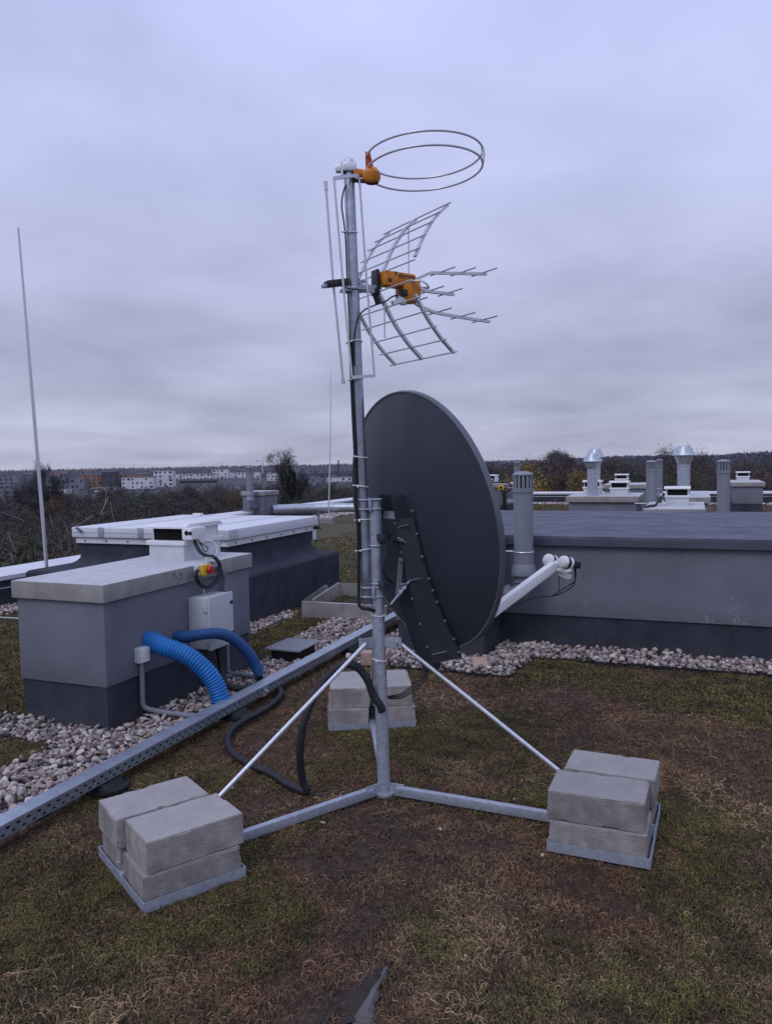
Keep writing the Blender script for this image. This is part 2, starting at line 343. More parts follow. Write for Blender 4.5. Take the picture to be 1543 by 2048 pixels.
for d0, d1, ns, ng, f in ((1.7, 3.3, 46000, 62000, 1.0), (3.3, 5.0, 46000, 80000, 1.15), (5.0, 8.5, 46000, 90000, 1.6), (8.5, 15, 20000, 40000, 2.8), (15, 31, 26000, 46000, 5.0)):
    # long pale curling stems, in patches
    x, y = sample_area(ns, d0, d1); k = free(x, y); x, y = x[k], y[k]; gr, so, st = ground_mix(x, y); pt = np.clip((fbm(x*3.3, y*3.3, 140, 3)-.46)*5, 0, 1)
    keep = rng.uniform(0, 1, len(x)) < np.clip((-.08+.9*st-.5*so)*(.16+.95*pt), .03, 1); x, y, st, gr, so, pt = x[keep], y[keep], st[keep], gr[keep], so[keep], pt[keep]; n = len(x)
    t = rng.uniform(0, 1, n)**1.5; c = lerp((.085,.055,.036), (.33,.25,.155), np.clip(t*(.3+.5*st+.4*pt), 0, 1)); c = c*rng.uniform(.55, 1.15, n)[:, None]
    parts_s.append(ribbons(x, y, rng.uniform(.025, .085, n)*(.6+.6*pt)*(f**.4), rng.uniform(.0013, .0030, n)*f, c, 8 if d1 < 6 else 4, 1.15, .012+.012*st))
    # short matted brown and russet bits everywhere
    x, y = sample_area(int(ns*3.4), d0, d1); k = free(x, y); x, y = x[k], y[k]; n = len(x); gr, so, st = ground_mix(x, y); tf = np.clip((tuft(x, y, 150)-.3)*2.3, 0, 1)
    kp = rng.uniform(0, 1, n) < np.clip(.35+.9*tf-.35*so, .1, 1); x, y, gr, so, st, tf = x[kp], y[kp], gr[kp], so[kp], st[kp], tf[kp]; n = len(x); t = rng.uniform(0, 1, n)**2.0
    c = lerp(lerp((.040,.023,.016), (.15,.088,.052), t), lerp((.04,.03,.024), (.21,.16,.10), t), np.clip(st*.8+rng.normal(0, .25, n), 0, 1)); c = c*((.55+.75*tf)*rng.uniform(.7, 1.2, n))[:, None]; c = lerp(c, c*.6+np.array((.012,.009,.009)), np.clip(so*.7, 0, 1))
    parts_s.append(ribbons(x, y, rng.uniform(.012, .042, n)*f**.5, rng.uniform(.0016, .0042, n)*f, c, 3, 1.0, .014))
    # green sprigs
    x, y = sample_area(int(ng*1.25), d0, d1); k = free(x, y); x, y = x[k], y[k]; gr, so, st = ground_mix(x, y); tf = np.clip((tuft(x, y, 170)-.32)*2.6, 0, 1)
    keep = rng.uniform(0, 1, len(x)) < np.clip((1.3*gr-.10-.5*so)*(.25+1.1*tf), 0.02, 1); x, y, st, gr, tf = x[keep], y[keep], st[keep], gr[keep], tf[keep]; n = len(x)
    bright = np.clip((fbm(x*2.2, y*2.2, 190, 2)-.4)*2.5, 0, 1); c = lerp((.022,.030,.011), (.115,.112,.032), np.clip(rng.uniform(0, 1, n)**1.5*(.35+.4*gr+.5*bright), 0, 1)); c = lerp(c, (.075,.052,.03), np.clip(rng.normal(.18, .2, n), 0, .8)); c = c*((.6+.7*tf)*rng.uniform(.65, 1.2, n))[:, None]
    for q in range(3):
        jx = x+rng.normal(0, .006*f, n); jy = y+rng.normal(0, .006*f, n)
        parts_g.append(ribbons(jx, jy, rng.uniform(.010, .028, n)*f**.5, rng.uniform(.0028, .0055, n)*f, c, 2, .8, .010, rng.uniform(.2, .8)))
V, Q, C = join(parts_s); o = np_mesh('dry_grass', V, Q, M['strand'], C); tag(o, 'tangled straw and brown dry stems over the roof soil', 'dry grass', kind='stuff')
V, Q, C = join(parts_g); o = np_mesh('green_sedum', V, Q, M['strand'], C); tag(o, 'low green sedum sprigs in patches over the roof', 'sedum', kind='stuff')
# ------------------------------------------------------------------ pebbles
def ico(sub):
    bm = bmesh.new(); bmesh.ops.create_icosphere(bm, subdivisions=sub, radius=1); bm.verts.index_update()
    v = np.array([w.co for w in bm.verts]); f = np.array([[w.index for w in q.verts] for q in bm.faces]); bm.free(); return v, f
def stone_shapes(sub, k=14):
    v, f = ico(sub); out = []
    for i in range(k):
        p = v.copy()
        for _ in range(9):                       # cut flattish facets so that pebbles are not balls
            d = rng.normal(0, 1, 3); d /= np.linalg.norm(d); h = p@d; lim = rng.uniform(.45, .8); p -= np.maximum(h-lim, 0)[:, None]*d*.8
        p = p*(1+.13*np.sin(p@rng.normal(0, 2, 3)+rng.uniform(0, 6)))[:, None]; out.append(p*np.array([1, rng.uniform(.62, .95), rng.uniform(.45, .75)]))
    return out, f
PAL = np.array([(.46,.40,.37),(.30,.26,.25),(.39,.29,.25),(.17,.155,.16),(.54,.49,.46),(.34,.30,.29),(.25,.20,.175),(.44,.36,.30)])
def pebbles(pos, size, sub):
    shp, f = stone_shapes(sub); n = len(pos); V = []; F = []; C = []; o = 0; nv = len(shp[0])
    for i in range(n):
        a, b, c = rng.uniform(0, 2*PI), rng.normal(0, .45), rng.normal(0, .45)
        Rm = np.array((Matrix.Rotation(a, 3, 'Z') @ Matrix.Rotation(b, 3, 'X') @ Matrix.Rotation(c, 3, 'Y')))
        V.append(shp[rng.integers(len(shp))]@Rm.T*size[i]+pos[i]); F.append(f+o); o += nv
        C.append(np.repeat((PAL[rng.integers(len(PAL))]*rng.uniform(.7, 1.15))[None], nv, 0))
    return np.concatenate(V), np.concatenate(F), np.concatenate(C)
def scatter(rects, step, zoff, keepf=None):
    P = []
    for a, b, c, d in rects:
        gu, gv = np.meshgrid(np.arange(a-.1, b+.1, step), np.arange(c-.1, d+.1, step)); gu = gu.ravel()+rng.normal(0, step*.28, gu.size); gv = gv.ravel()+rng.normal(0, step*.28, gv.size)
        k = in_gravel(gu, gv) & ~inrect(gu, gv, FOOT, -.01) & (gu < 4) & ~((gu > -2.80) & (gu < -2.66)); P.append(np.stack([gu[k], gv[k]], 1))
    P = np.concatenate(P); cell = set(); out = []
    for p in P:
        key = (int(p[0]/step*1.15), int(p[1]/step*1.15))
        if key in cell: continue
        cell.add(key); out.append(p)
    P = np.array(out); x = P[:, 0]*XV[0]+P[:, 1]*LV[0]; y = P[:, 0]*XV[1]+P[:, 1]*LV[1]
    z = zoff+rng.normal(0, .008, len(P))+(fbm(x*3, y*3, 91, 2)-.5)*.035
    return np.stack([x, y, z], 1)
def gravel(name, rects, step, sub, label):
    ps = []; o_ = 0
    for zo in (.0, .026):
        P = scatter(rects, step, zo); s_ = rng.uniform(.32, .72, len(P))**1.1*step*1.2; ps.append(pebbles(P, s_, sub))
    V, F, C = join(ps); o = np_mesh(name, V, F, M['stone'], C, True); return tag(o, label, 'gravel', kind='stuff')
gravel('gravel', GRAV[:3], .036, 3, 'pale mixed pebbles in the bed between shaft and cable tray')
gravel('gravel', GRAV[3:6], .039, 2, 'pale mixed pebbles round the sheet metal frame and far hatch side')
gravel('gravel', GRAV[6:], .043, 2, 'pale mixed pebbles along the foot of the long grey wall')
def strip_gravel(u0, u1, v0, v1, n, r, label):
    u = rng.uniform(u0, u1, n); v = rng.uniform(v0, v1, n); k = ~inrect(u, v, FOOT); u, v = u[k], v[k]
    P = np.stack([u*XV[0]+v*LV[0], u*XV[1]+v*LV[1], rng.uniform(0, .03, len(u))], 1)
    V, F, C = pebbles(P, rng.uniform(.7, 1.3, len(u))*r, 2); o = np_mesh('gravel', V, F, M['stone'], C*1.15, True); tag(o, label, 'gravel', kind='stuff')
strip_gravel(-7.45, -7.0, 3.5, 8.5, 1100, .03, 'pale pebble strip along the near roof edge')
strip_gravel(-10.75, -9.9, 13.5, 24, 1800, .045, 'pale pebble strip along the far roof edge')
strip_gravel(-4.6, -3.9, 10.6, 11.2, 160, .045, 'small heap of pale pebbles behind the hatch')
strip_gravel(-6.5, 3.0, 27.6, 28.3, 1500, .05, 'pale pebble strip before the far parapet')
strip_gravel(.9, 4.5, 21.0, 22.4, 900, .05, 'pale pebbles beside the far dark footed shaft')
# ------------------------------------------------------------------ mast stand
ms = thing('mast_stand', 'galvanised three legged antenna mast stand weighted with concrete blocks', 'mast stand', Matrix.Translation(MAST))
W = IDM
PT = MAST+Vector((-.021, 0, 1.424))
def on_pole(z): return MAST.lerp(PT, z/1.424)
mb = MB(); mb.tube([on_pole(0), on_pole(.7), on_pole(1.42)], .0305, 28)
mb.tube([on_pole(z) for z in (1.42, 1.428)], [.031, .027], 28); mb.cyl(on_pole(.0), on_pole(.012), .05, .05, 28); pole = build('pole', mb, M['galv'], ms, W)
mb = MB()
for d in ARMS:
    e1, e2 = arm_frame(d)
    mb = MB(); mb.bar(MAST+e1*.028+Vector((0,0,.036)), MAST+e1*.105+Vector((0,0,.036)), .006, .05); mb.cyl(MAST+e1*.085+e2*.022+Vector((0,0,.04)), MAST+e1*.085-e2*.026+Vector((0,0,.04)), .009, n=6); build('foot_bracket', mb, M['galv'], ms, W)
mb = MB()
for d in ARMS:
    e1, e2 = arm_frame(d); q = on_pole(.75)
    mb = MB(); mb.bar(q+e1*.026, q+e1*.115, .006, .05); mb.cyl(q+e1*.09-e2*.016, q+e1*.09+e2*.018, .0105, n=6); build('collar_bracket', mb, M['galv'], ms, W)
for d in ARMS:
    e1, e2 = arm_frame(d)
    mb = MB(); mb.bar(MAST+e1*.06+Vector((0,0,.03))-e2*.004, MAST+e1*(ADS[d]+.2)+Vector((0,0,.024)), .032, .042, bev=.003); lg = build('leg', mb, M['galv'], ms, W)
    mb = MB(); p0 = on_pole(.752)+e1*.09+e2*.014; p1 = MAST+e1*1.13+Vector((0,0,.038))
    mb.tube([p0, p0.lerp(p1, .06), p1.lerp(p0, .03), p1], [.0105,.0095,.0095,.008], 12); build('brace', mb, M['galv_bright'], ms, W)
    ADIST = ADS[d]; c = MAST+e1*ADIST; mb = MB(); T = .004; hw, hl = .200, .263
    def loc(s_, t_, z): return c+e1*s_+e2*t_+Vector((0, 0, z))
    mb.bar(loc(-hw, 0, .004), loc(hw, 0, .004), hl*2, T)
    for sg in (-1, 1):
        mb.bar(loc(-hw, sg*hl, .024), loc(hw, sg*hl, .024), T, .040); mb.bar(loc(sg*hw, -hl+.002, .0235), loc(sg*hw, hl-.002, .0235), T, .038)
    mb.bar(loc(-hw-.05, -.02, .05), loc(-hw+.0, -.02, .05), T, .05); mb.bar(loc(hw-.03, -.026, .05), loc(hw-.0, -.026, .05), .01, .05)
    build('tray', mb, M['galv'], ms, W)
# upper mast clamped beside the lower pole
E0 = Vector((-.0975, 3.622, .932)); E1 = Vector((-.141, 3.618, 2.925))
def on_mast(z): return E0.lerp(E1, (z-.932)/(2.925-.932))
mb = MB(); mb.tube([on_mast(z) for z in (.932,.935,1.06,1.075,1.09,1.5,2.2,2.915,2.925)], [.0235,.0245,.0245,.0262,.0245,.0245,.0245,.0245,.022], 26)
mb.cyl(on_mast(2.925), on_mast(2.94), .022, .014, 20)
ext = build('extension_pole', mb, M['galv_tube'], ms, W)
for zc in (1.405, .99):
    mb = MB(); a, b = on_mast(zc), on_pole(zc); d = (b-a).normalized(); n_ = Vector((-d.y, d.x, 0))
    for dz in (-.022, .022):
        for q, rr in ((a, .028), (b, .034)):
            arc = [q+n_*rr*math.cos(t)+(-d if q is a else d)*rr*math.sin(t)+Vector((0,0,dz)) for t in np.linspace(0, PI, 14)]
            m_ = (a+b)/2+Vector((0,0,dz)); mb.tube([m_+n_*rr]+arc+[m_-n_*rr], .004, 8)
            for sg in (-1, 1): mb.cyl(m_+n_*rr*sg-d*.006, m_+n_*rr*sg+d*.008, .008, n=6)
    mb.bar((a+b)/2-n_*.045, (a+b)/2+n_*.045, .012, .062, bev=.002); build('clamp', mb, M['galv'], ms, W)
for zc, f, rr in [(z, on_mast, .029) for z in (2.66, 2.16, 1.99, 1.63, 1.49, 1.33, 1.19)]+[(.88, on_pole, .033), (.66, on_pole, .033)]:
    mb = MB(); c = f(zc); of = Vector((-.008, -.002, 0)) if f is on_mast else Vector((0,0,0))
    mb.tube([c+of+Vector((math.cos(t)*(rr+(.008 if f is on_mast else 0)), math.sin(t)*rr, math.sin(t+zc*7)*.006)) for t in np.linspace(0, 2*PI, 25)[:-1]], .0028, 6, closed=True)
    mb.box(c+of+Vector((-rr*.4, -rr-.003, 0)), (.008, .006, .007)); build('cable_tie', mb, M['lens'], ms, W)
# concrete ballast blocks, each one a thing
def block_mesh(seed):
    r_ = np.random.default_rng(seed); nx, ny, nz = 19, 12, 6; bm = bmesh.new(); bmesh.ops.create_cube(bm, size=1)
    for w in bm.verts: w.co = Vector((w.co.x*.38, w.co.y*.238, w.co.z*.12))
    bmesh.ops.bevel(bm, geom=list(bm.edges), offset=.003, segments=2, affect='EDGES')
    bmesh.ops.subdivide_edges(bm, edges=[e for e in bm.edges if e.calc_length() > .1], cuts=22, use_grid_fill=True)
    for w in bm.verts:
        x, y, z = w.co; ex = abs(x) > .183; ey = abs(y) > .112; ez = abs(z) > .053
        k = int(ex)+int(ey)+int(ez); a = vnoise(np.array([x*22+y*21+seed*7.7]), np.array([z*30+y*17+seed]))[0]
        chip = vnoise(np.array([x*16+seed*3.1+z*8]), np.array([y*16+z*20-seed]))[0]
        n = Vector((x/.19, y/.119, z/.06)); s_ = (a-.5)*.0004
        if k >= 2: s_ -= max(chip-.78, 0)*.06
        w.co += Vector((math.copysign(ex, x), math.copysign(ey, y), math.copysign(ez, z)))*s_
    me = bpy.data.meshes.new('concrete_block'); bm.to_mesh(me); bm.free(); me.materials.append(M['concrete'])
    me.polygons.foreach_set('use_smooth', [True]*len(me.polygons)); me.set_sharp_from_angle(angle=R(22)); return me
BM_ = [block_mesh(s) for s in (1, 2, 3, 4)]
STK = {217: 'the front left tray', 336.5: 'the right hand tray', 94.5: 'the tray behind the mast'}
sd = {217: {1: 'facing the camera', -1: 'nearest the cable tray'}, 336.5: {-1: 'facing the camera', 1: 'away from the camera'}, 94.5: {1: 'left of the pole', -1: 'right of the pole'}}
bi = 0
for d in ARMS:
    e1, e2 = arm_frame(d); ang = R(d); ADIST = ADS[d]
    for lv in (0, 1):
        for sg in (-1, 1):
            o = bpy.data.objects.new('concrete_block', BM_[(bi*3+lv) % 4]); COL.objects.link(o)
            js = (.012 if lv else 0)*(1 if (bi % 3) else -1)+random.uniform(-.004, .004); jt = (-.008*sg if lv else 0)
            c = MAST+e1*(ADIST+js)+e2*(sg*(.1335 if d != 94.5 else .138)+jt)
            z = .008+.06+lv*.122
            o.location = (c.x, c.y, z); o.rotation_euler = (0, 0, ang+random.uniform(-.025, .025)+(PI if bi % 2 else 0)); ROOTM[o.name] = o.matrix_world.copy()
            lab = ('upper' if lv else 'lower')+' grey concrete block in '+STK[d]+', '+sd[d][sg]
            tag(o, lab, 'concrete block', 'concrete ballast blocks on the mast trays'); bi += 1
# ------------------------------------------------------------------ satellite dish
NA, NE = R(56.2), R(9.9)
dn = Vector((math.sin(NA)*math.cos(NE), math.cos(NA)*math.cos(NE), math.sin(NE))); de = Vector((math.cos(NA), -math.sin(NA), 0)); dw = de.cross(dn)
DC = Vector((.160, 3.752, 1.305))
def dd(e, w, n): return DC+de*e+dw*w+dn*n
sd_ = thing('satellite_dish', 'large charcoal satellite dish seen from behind, clamped to the pole', 'satellite dish', Matrix.Translation(on_pole(1.05)))
RA, RB, DEP = .629, .572, .115
mb = MB(); nr, na = 26, 120
def ring(f, n, sc=1.0): return [dd(RB*f*sc*math.cos(t), RA*f*sc*math.sin(t), n) for t in np.linspace(0, 2*PI, na+1)[:-1]]
def shell(mb, off, sc):
    vs = []; fs = []
    for i in range(nr+1):
        f = max(i/nr, .004); vs += ring(f, -DEP*(1-f*f)-off, sc)
    for i in range(nr): fs += [(i*na+k, i*na+(k+1) % na, (i+1)*na+(k+1) % na, (i+1)*na+k) for k in range(na)]
    mb.add(vs, fs, 0, True)
shell(mb, 0, 1.0); shell(mb, .004, 1.001); refl = build('reflector', mb, M['dish'], sd_, W, 40)
mb = MB(); prof = [(1.001, -.006), (1.016, -.008), (1.020, .0), (1.022, .018), (1.018, .022), (1.010, .018), (1.0, -.001)]
vs = []; fs = []
for f, n in prof: vs += ring(f, n)
for i in range(len(prof)-1): fs += [(i*na+k, i*na+(k+1) % na, (i+1)*na+(k+1) % na, (i+1)*na+k) for k in range(na)]
mb.add(vs, fs, 0, True); build('rim', mb, M['dish_rim'], refl, W, 60)
# long channel on the back of the dish (local e, w, n)
def bowl(e, w): r2 = (e/RB)**2+(w/RA)**2; return -DEP*(1-min(r2, 1))
def plate(mb, poly, o, ax, ay, az, h): mb.prism(poly, o, ax, ay, az, h)
mb = MB()
def strip(mb, e_fn, rows, back):
    pass
# web facing backwards, tapered; side flanges run from the web to the bowl
ws = np.linspace(.06, -.665, 16)
def webe(w): t = (.06-w)/.725; return -.062+.03*t-.0, .062+.045*t       # inner / outer e of the web
def webn(w): return -.175+.055*max(0, (-.25-w)/.42)
for sgn in (0, 1):
    vs = []; fs = []
    for w in ws:
        e0 = webe(w)[sgn]; nb = webn(w); nf = bowl(e0*1.25, w)-.006
        if sgn: vs += [dd(e0, w, nb), dd(e0+.035, w, (nb+nf)/2), dd(e0+.062, w, nf), dd(e0+.080, w, nf-.001)]
        else: vs += [dd(e0, w, nb), dd(e0-.012, w, (nb+nf)/2), dd(e0-.02, w, nf), dd(e0-.045, w, nf-.001)]
    for i in range(len(ws)-1): fs += [(i*4+k, i*4+k+1, (i+1)*4+k+1, (i+1)*4+k) for k in range(3)]
    mb.add(vs, fs)
vs = []; fs = []
for w in ws: vs += [dd(webe(w)[0], w, webn(w)), dd(webe(w)[1], w, webn(w))]
for i in range(len(ws)-1): fs.append((i*2, i*2+1, i*2+3, i*2+2))
mb.add(vs, fs)
chan = build('mounting_channel', mb, M['bracket'], sd_, W, 25)
mb = MB()                                       # rounded ears at the top, pressed ribs, lower nose
for sgn, e0 in ((0, -.07), (1, .075)):
    poly = [(-.06, 0), (.02, 0)]+[(-.02+.04*math.cos(t), .085+.03*math.sin(t)) for t in np.linspace(0, PI, 9)]
    mb = MB(); nn = -.125; mb.prism([(x, y) for x, y in poly], dd(e0, .055, nn), dn, dw, de, .004); build('channel_ear', mb, M['bracket'], chan, W)
mb = MB(); mb.prism([(-.07, 0), (.07, 0), (.062, .055), (-.062, .055)], dd(0, .045, -.172), de, dw*.8+dn*.45, dn, .003); build('top_flap', mb, M['steel_grey'], chan, W)
mb = MB(); mb.prism([(-.034, 0), (.105, 0), (.085, -.05), (.02, -.055)], dd(0, -.664, webn(-.665)), de, dw, dn, .05)
build('channel_nose', mb, M['bracket'], chan, W)
mb = MB()
for w in (.02, -.24, -.62): mb = MB(); mb.bar(dd(webe(w)[1]+.004, w, webn(w)+.004), dd(webe(w)[1]+.058, w+.012, (webn(w)+bowl(.2, w))/2-.01), .004, .008, up=dn); build('pressed_rib', mb, M['steel_grey'], chan, W)
mb = MB()
for w in (.09, -.02, -.13, -.24, -.30, -.36, -.46, -.56, -.63):
    e0 = webe(w)[1]+.072; p = dd(e0, w, bowl(e0, w)-.012); mb = MB(); mb.cyl(p-dn*.009, p+dn*.006, .0045, n=6); mb.cyl(p-dn*.002, p+dn*.003, .0072, n=10); build('bolt', mb, M['steel_grey'], chan, W)
for w in (.04, -.1, -.33, -.46, -.58):
    e0 = webe(w)[1]; p = dd(e0-.006, w, webn(w)-.001); mb = MB(); mb.cyl(p-dn*.005, p, .005, .0065, n=6); build('bolt', mb, M['steel_grey'], chan, W)
# pole bracket: two side cheeks holding the channel, saddle clamps on the pole
cheek = [(-.31,-.11), (-.235, .0), (-.13, .035), (-.12,-.20), (-.255,-.245), (-.30,-.20)]
hz = Vector((dn.x, dn.y, 0)).normalized()
for e0, nm in ((.062, 0), (-.07, 1)):
    mb = MB(); o = DC+de*e0+Vector((0,0,-.055))
    poly = [(-.265,-.13), (-.215, -.005), (-.105, .045), (-.09,-.185), (-.20,-.25), (-.245,-.215)]
    mb.prism(poly, o, hz, Vector((0,0,1)), de, .005); ck = build('bracket_cheek', mb, M['bracket'], sd_, W)
    if nm == 0:
        mb = MB(); oo = o+de*.0055
        def arcp(r0, a0, a1, cx, cy): return [oo+hz*(cx+r0*math.cos(t))+Vector((0,0,cy+r0*math.sin(t))) for t in np.linspace(a0, a1, 14)]
        for aa_ in ((R(35), R(105), -.175), (R(195), R(250), -.165)): mb = MB(); mb.tube(arcp(.10, *aa_[:2], aa_[2], -.12), .006, 8, flat=.4); build('slot', mb, M['void'], ck, W)
        for hx, hy, sgn in ((-.165, -.015, 1), (-.155, -.235, -1)):
            mb = MB(); q = oo+hz*hx+Vector((0,0,hy)); mb.cyl(q, q+de*.02, .008, n=8); mb.bar(q+de*.02-hz*.022+Vector((0,0,.014)), q+de*.02+hz*.022-Vector((0,0,.014*sgn)), .006, .016, up=de, bev=.002); build('wing_nut', mb, M['galv'], ck, W)
mb = MB(); o = DC+de*-.04+Vector((0,0,-.055)); mb.bar(o+hz*-.23+Vector((0,0,-.11))-de*.03, o+hz*-.23+Vector((0,0,-.11))+de*.105, .012, .2)
for zz in (-.0, -.225):
    q = o+hz*-.24+Vector((0,0,zz)); mb.bar(q-de*.045, q+de*.10, .03, .035, bev=.002)
build('pole_saddle', mb, M['bracket'], sd_, W)
mb = MB()
for zz in (1.21, 1.03):
    c = on_pole(zz); arc = [c+de*.034*math.cos(t)-hz*.034*math.sin(t) for t in np.linspace(0, PI, 14)]
    mb = MB(); mb.tube([c+de*.034+hz*.03]+arc+[c-de*.034+hz*.03], .0045, 8); build('u_bolt', mb, M['galv'], sd_, W)
pass
mb = MB(); o = DC+de*.075+Vector((0,0,-.055)); a = o+hz*-.165+Vector((0,0,-.11)); b = o+hz*-.185+Vector((0,0,-.285))
mb.bar(a, b, .026, .005, up=de); mb.cyl(a-de*.0025, a+de*.0025, .013, n=18); mb.cyl(a-de*.008, a+de*.012, .008, n=6); build('elevation_lever', mb, M['steel_grey'], sd_, W)
mb = MB(); p0 = b+hz*-.06+de*.012+Vector((0,0,-.035)); p1 = o+hz*-.10+de*.01+Vector((0,0,-.19))
mb.cyl(p0, p1, .0045, n=10); mb.cyl(p0, p0.lerp(p1, .07), .008, n=10, mi=1)
for t in (.42, .56): q = p0.lerp(p1, t); mb.cyl(q, q+(p1-p0).normalized()*.018, .011, n=6)
mb.ball(p1, .011, 8); build('tilt_rod', mb, [M['galv'], M['black']], sd_, W)
mb = MB(); mb.bar(dd(-.09, -.50, -.05), dd(-.09, -.16, -.13), .03, .008, up=dn); mb.bar(dd(-.13, -.52, -.045), dd(-.13, -.14, -.125), .02, .006, up=dn); build('rear_stay', mb, M['steel_grey'], sd_, W)
# feed arm and two LNBs
mb = MB(); mb.bar(dd(0, -.668, .0), dd(0, -.452, .862), .042, .05, up=dw, bev=.004); arm = build('feed_arm', mb, M['white'], sd_, W)
mb = MB(); mb.bar(dd(0, -.68, -.07), dd(0, -.668, .01), .05, .06, up=dw, bev=.003); build('arm_socket', mb, M['bracket'], arm, W)
mb = MB(); mb.bar(dd(-.075, -.475, .875), dd(.10, -.475, .875), .035, .012, up=dw, bev=.003); mb.bar(dd(-.02, -.468, .85), dd(-.02, -.44, .90), .06, .02, up=dw)
mb.bar(dd(.02, -.5, .885), dd(.085, -.515, .885), .03, .02, up=dw); hold = build('lnb_holder', mb, M['white'], arm, W)
aim = DC+dw*-.05
for e0 in (-.047, .066):
    c = dd(e0, -.422, .862); ax = (c-aim).normalized()         # away from the reflector
    zz = Matrix.Translation((0,0,0)); q = ax.to_track_quat('Z', 'Y').to_matrix()
    mb = MB(); mb.rev([(.001,-.009),(.019,-.008),(.031,-.002),(.035,.006),(.035,.02),(.032,.022),(.001,.022)], c, q, 24); cp = build('lnb', mb, M['lens'], sd_, W)
    mb = MB(); mb.rev([(.031,.0215),(.031,.04),(.027,.042),(.027,.055),(.001,.055)], c, q, 22); build('neck', mb, M['black_plastic'], cp, W)
    mb = MB(); mb.rev([(.033,.042),(.033,.060),(.029,.060)], c, q, 22); mb.bar(c+ax*.05-dw*.024, c+ax*.05-dw*.05, .02, .018); build('collar', mb, M['white'], cp, W)
    mb = MB(); mb.rev([(.020,.055),(.022,.06),(.022,.075),(.001,.075)], c, q, 20); mb.box(c+ax*.098, (.045,.04,.05), q, 0, .006); build('body', mb, M['black_plastic'], cp, W)
for k, (e0, dr) in enumerate(((-.045, .0), (.062, .012), (.07, -.01))):
    c = dd(e0, -.45, .95); mb = MB()
    mb.tube(spline([c, c-dw*.05+dn*.004, c-dw*(.115+dr)-dn*.02, dd(.01+.01*k, -.60-dr, .86), dd(.03, -.60, .78), dd(.028, -.575, .66), dd(.022, -.575, .5)], 8), .0034, 8); build('lnb_cable', mb, M['black'], sd_, W)
# ------------------------------------------------------------------ UHF antenna
AZ = R(57); ab = Vector((math.sin(AZ), math.cos(AZ), 0)); ae = Vector((-math.cos(AZ), math.sin(AZ), 0))
AM = on_mast(2.43)
def an(s, t, z): return Vector((AM.x+ab.x*s+ae.x*t, AM.y+ab.y*s+ae.y*t, z))
ua = thing('uhf_antenna', 'orange and silver yagi antenna with a winged grid reflector', 'antenna', Matrix.Translation(AM))
UP = [(.150,2.475),(.178,2.521),(.221,2.606),(.28,2.694),(.33,2.745),(.366,2.776)]; LO = [(.128,2.425),(.175,2.353),(.238,2.258),(.312,2.175),(.352,2.14),(.392,2.106)]
for prof_, nb in ((UP, 6), (LO, 6)):
    mb = MB()
    for t in (-.245, 0, .245):
        pts = spline([an(s + (0 if t == 0 else .006), t+.012, z) for s, z in (prof_ if t == 0 else prof_[1:])], 6)
        for p, q in zip(pts, pts[1:]): mb.bar(p, q+(q-p)*.05, .020, .013 if t == 0 else .010, up=ab)
    cr = spline([Vector((s, z, 0)) for s, z in prof_], 10); rs_ = resample(cr, .0001) if False else cr
    tot = [0]
    for a, b in zip(cr, cr[1:]): tot.append(tot[-1]+(b-a).length)
    for k in range(nb):
        tgt = tot[-1]*(.06+.935*k/(nb-1)); i = min(range(len(tot)), key=lambda j: abs(tot[j]-tgt)); s, z = cr[i].x, cr[i].y
        mb.cyl(an(s-.006, -.272, z), an(s-.006, .29, z), .0036, n=8)
    build('reflector_grid', mb, M['alu_rod'], ua, W)
mb = MB(); mb.bar(an(-.06, 0, 2.415), an(.15, 0, 2.425), .018, .018, bev=.002); mb.bar(an(-.05, .02, 2.395), an(.03, .02, 2.395), .05, .012)
mb.tube([an(0, 0, 2.405)+Vector((.032*math.cos(t), .032*math.sin(t), 0)) for t in np.linspace(0, 2*PI, 20)[:-1]], .004, 8, closed=True)
for t in (-.03, .03): mb.cyl(an(-.05, t, 2.40), an(.06, t, 2.40), .005, n=8)
build('boom_clamp', mb, M['galv'], ua, W)
mb = MB(); mb.box(an(.128, .012, 2.447), (.018,.055,.12), Matrix.Rotation(-AZ+PI/2, 3, 'Z'), 0, .006); mb.bar(an(.12, .01, 2.40), an(.14, .01, 2.35), .03, .012); build('hub', mb, M['black_plastic'], ua, W)
Rb = Matrix.Rotation(-AZ+PI/2, 3, 'Z')
mb = MB(); mb.box(an(.238, .0, 2.468), (.19,.085,.072), Rb, 0, .024); mb.box(an(.305, .0, 2.428), (.11,.09,.125), Rb, 0, .032); mb.box(an(.175, -.042, 2.452), (.075,.02,.05), Rb, 0, .009)
mb.cyl(an(.165, -.055, 2.45), an(.165, -.03, 2.45), .022, n=20); hs = build('dipole_housing', mb, M['orange'], ua, W)
mb = MB(); mb.cyl(an(.165, -.0575, 2.45), an(.165, -.054, 2.45), .010, n=16); build('pivot', mb, M['black_plastic'], hs, W); mb = MB(); mb.box(an(.258, -.025, 2.405), (.034,.045,.036), Rb, 0, .01); build('socket', mb, M['black_plastic'], hs, W)
def text_part(body, size, Mx, material, parent, name='lettering'):
    cu = bpy.data.curves.new('lettering', 'FONT'); cu.body = body; cu.size = size; cu.align_x = 'CENTER'; cu.align_y = 'CENTER'; cu.extrude = .0006
    tmp = bpy.data.objects.new('tmp', cu); COL.objects.link(tmp); dg = bpy.context.evaluated_depsgraph_get(); dg.update()
    me = bpy.data.meshes.new_from_object(tmp.evaluated_get(dg)); bpy.data.objects.remove(tmp)
    top = parent
    while top.parent is not None: top = top.parent
    me.transform(ROOTM[top.name].inverted() @ Mx); me.materials.clear(); me.materials.append(material); me.name = name
    o = bpy.data.objects.new(name, me); COL.objects.link(o); o.parent = parent; return o
face = Matrix((ab, Vector((0,0,1)), -ae)).transposed().to_4x4()
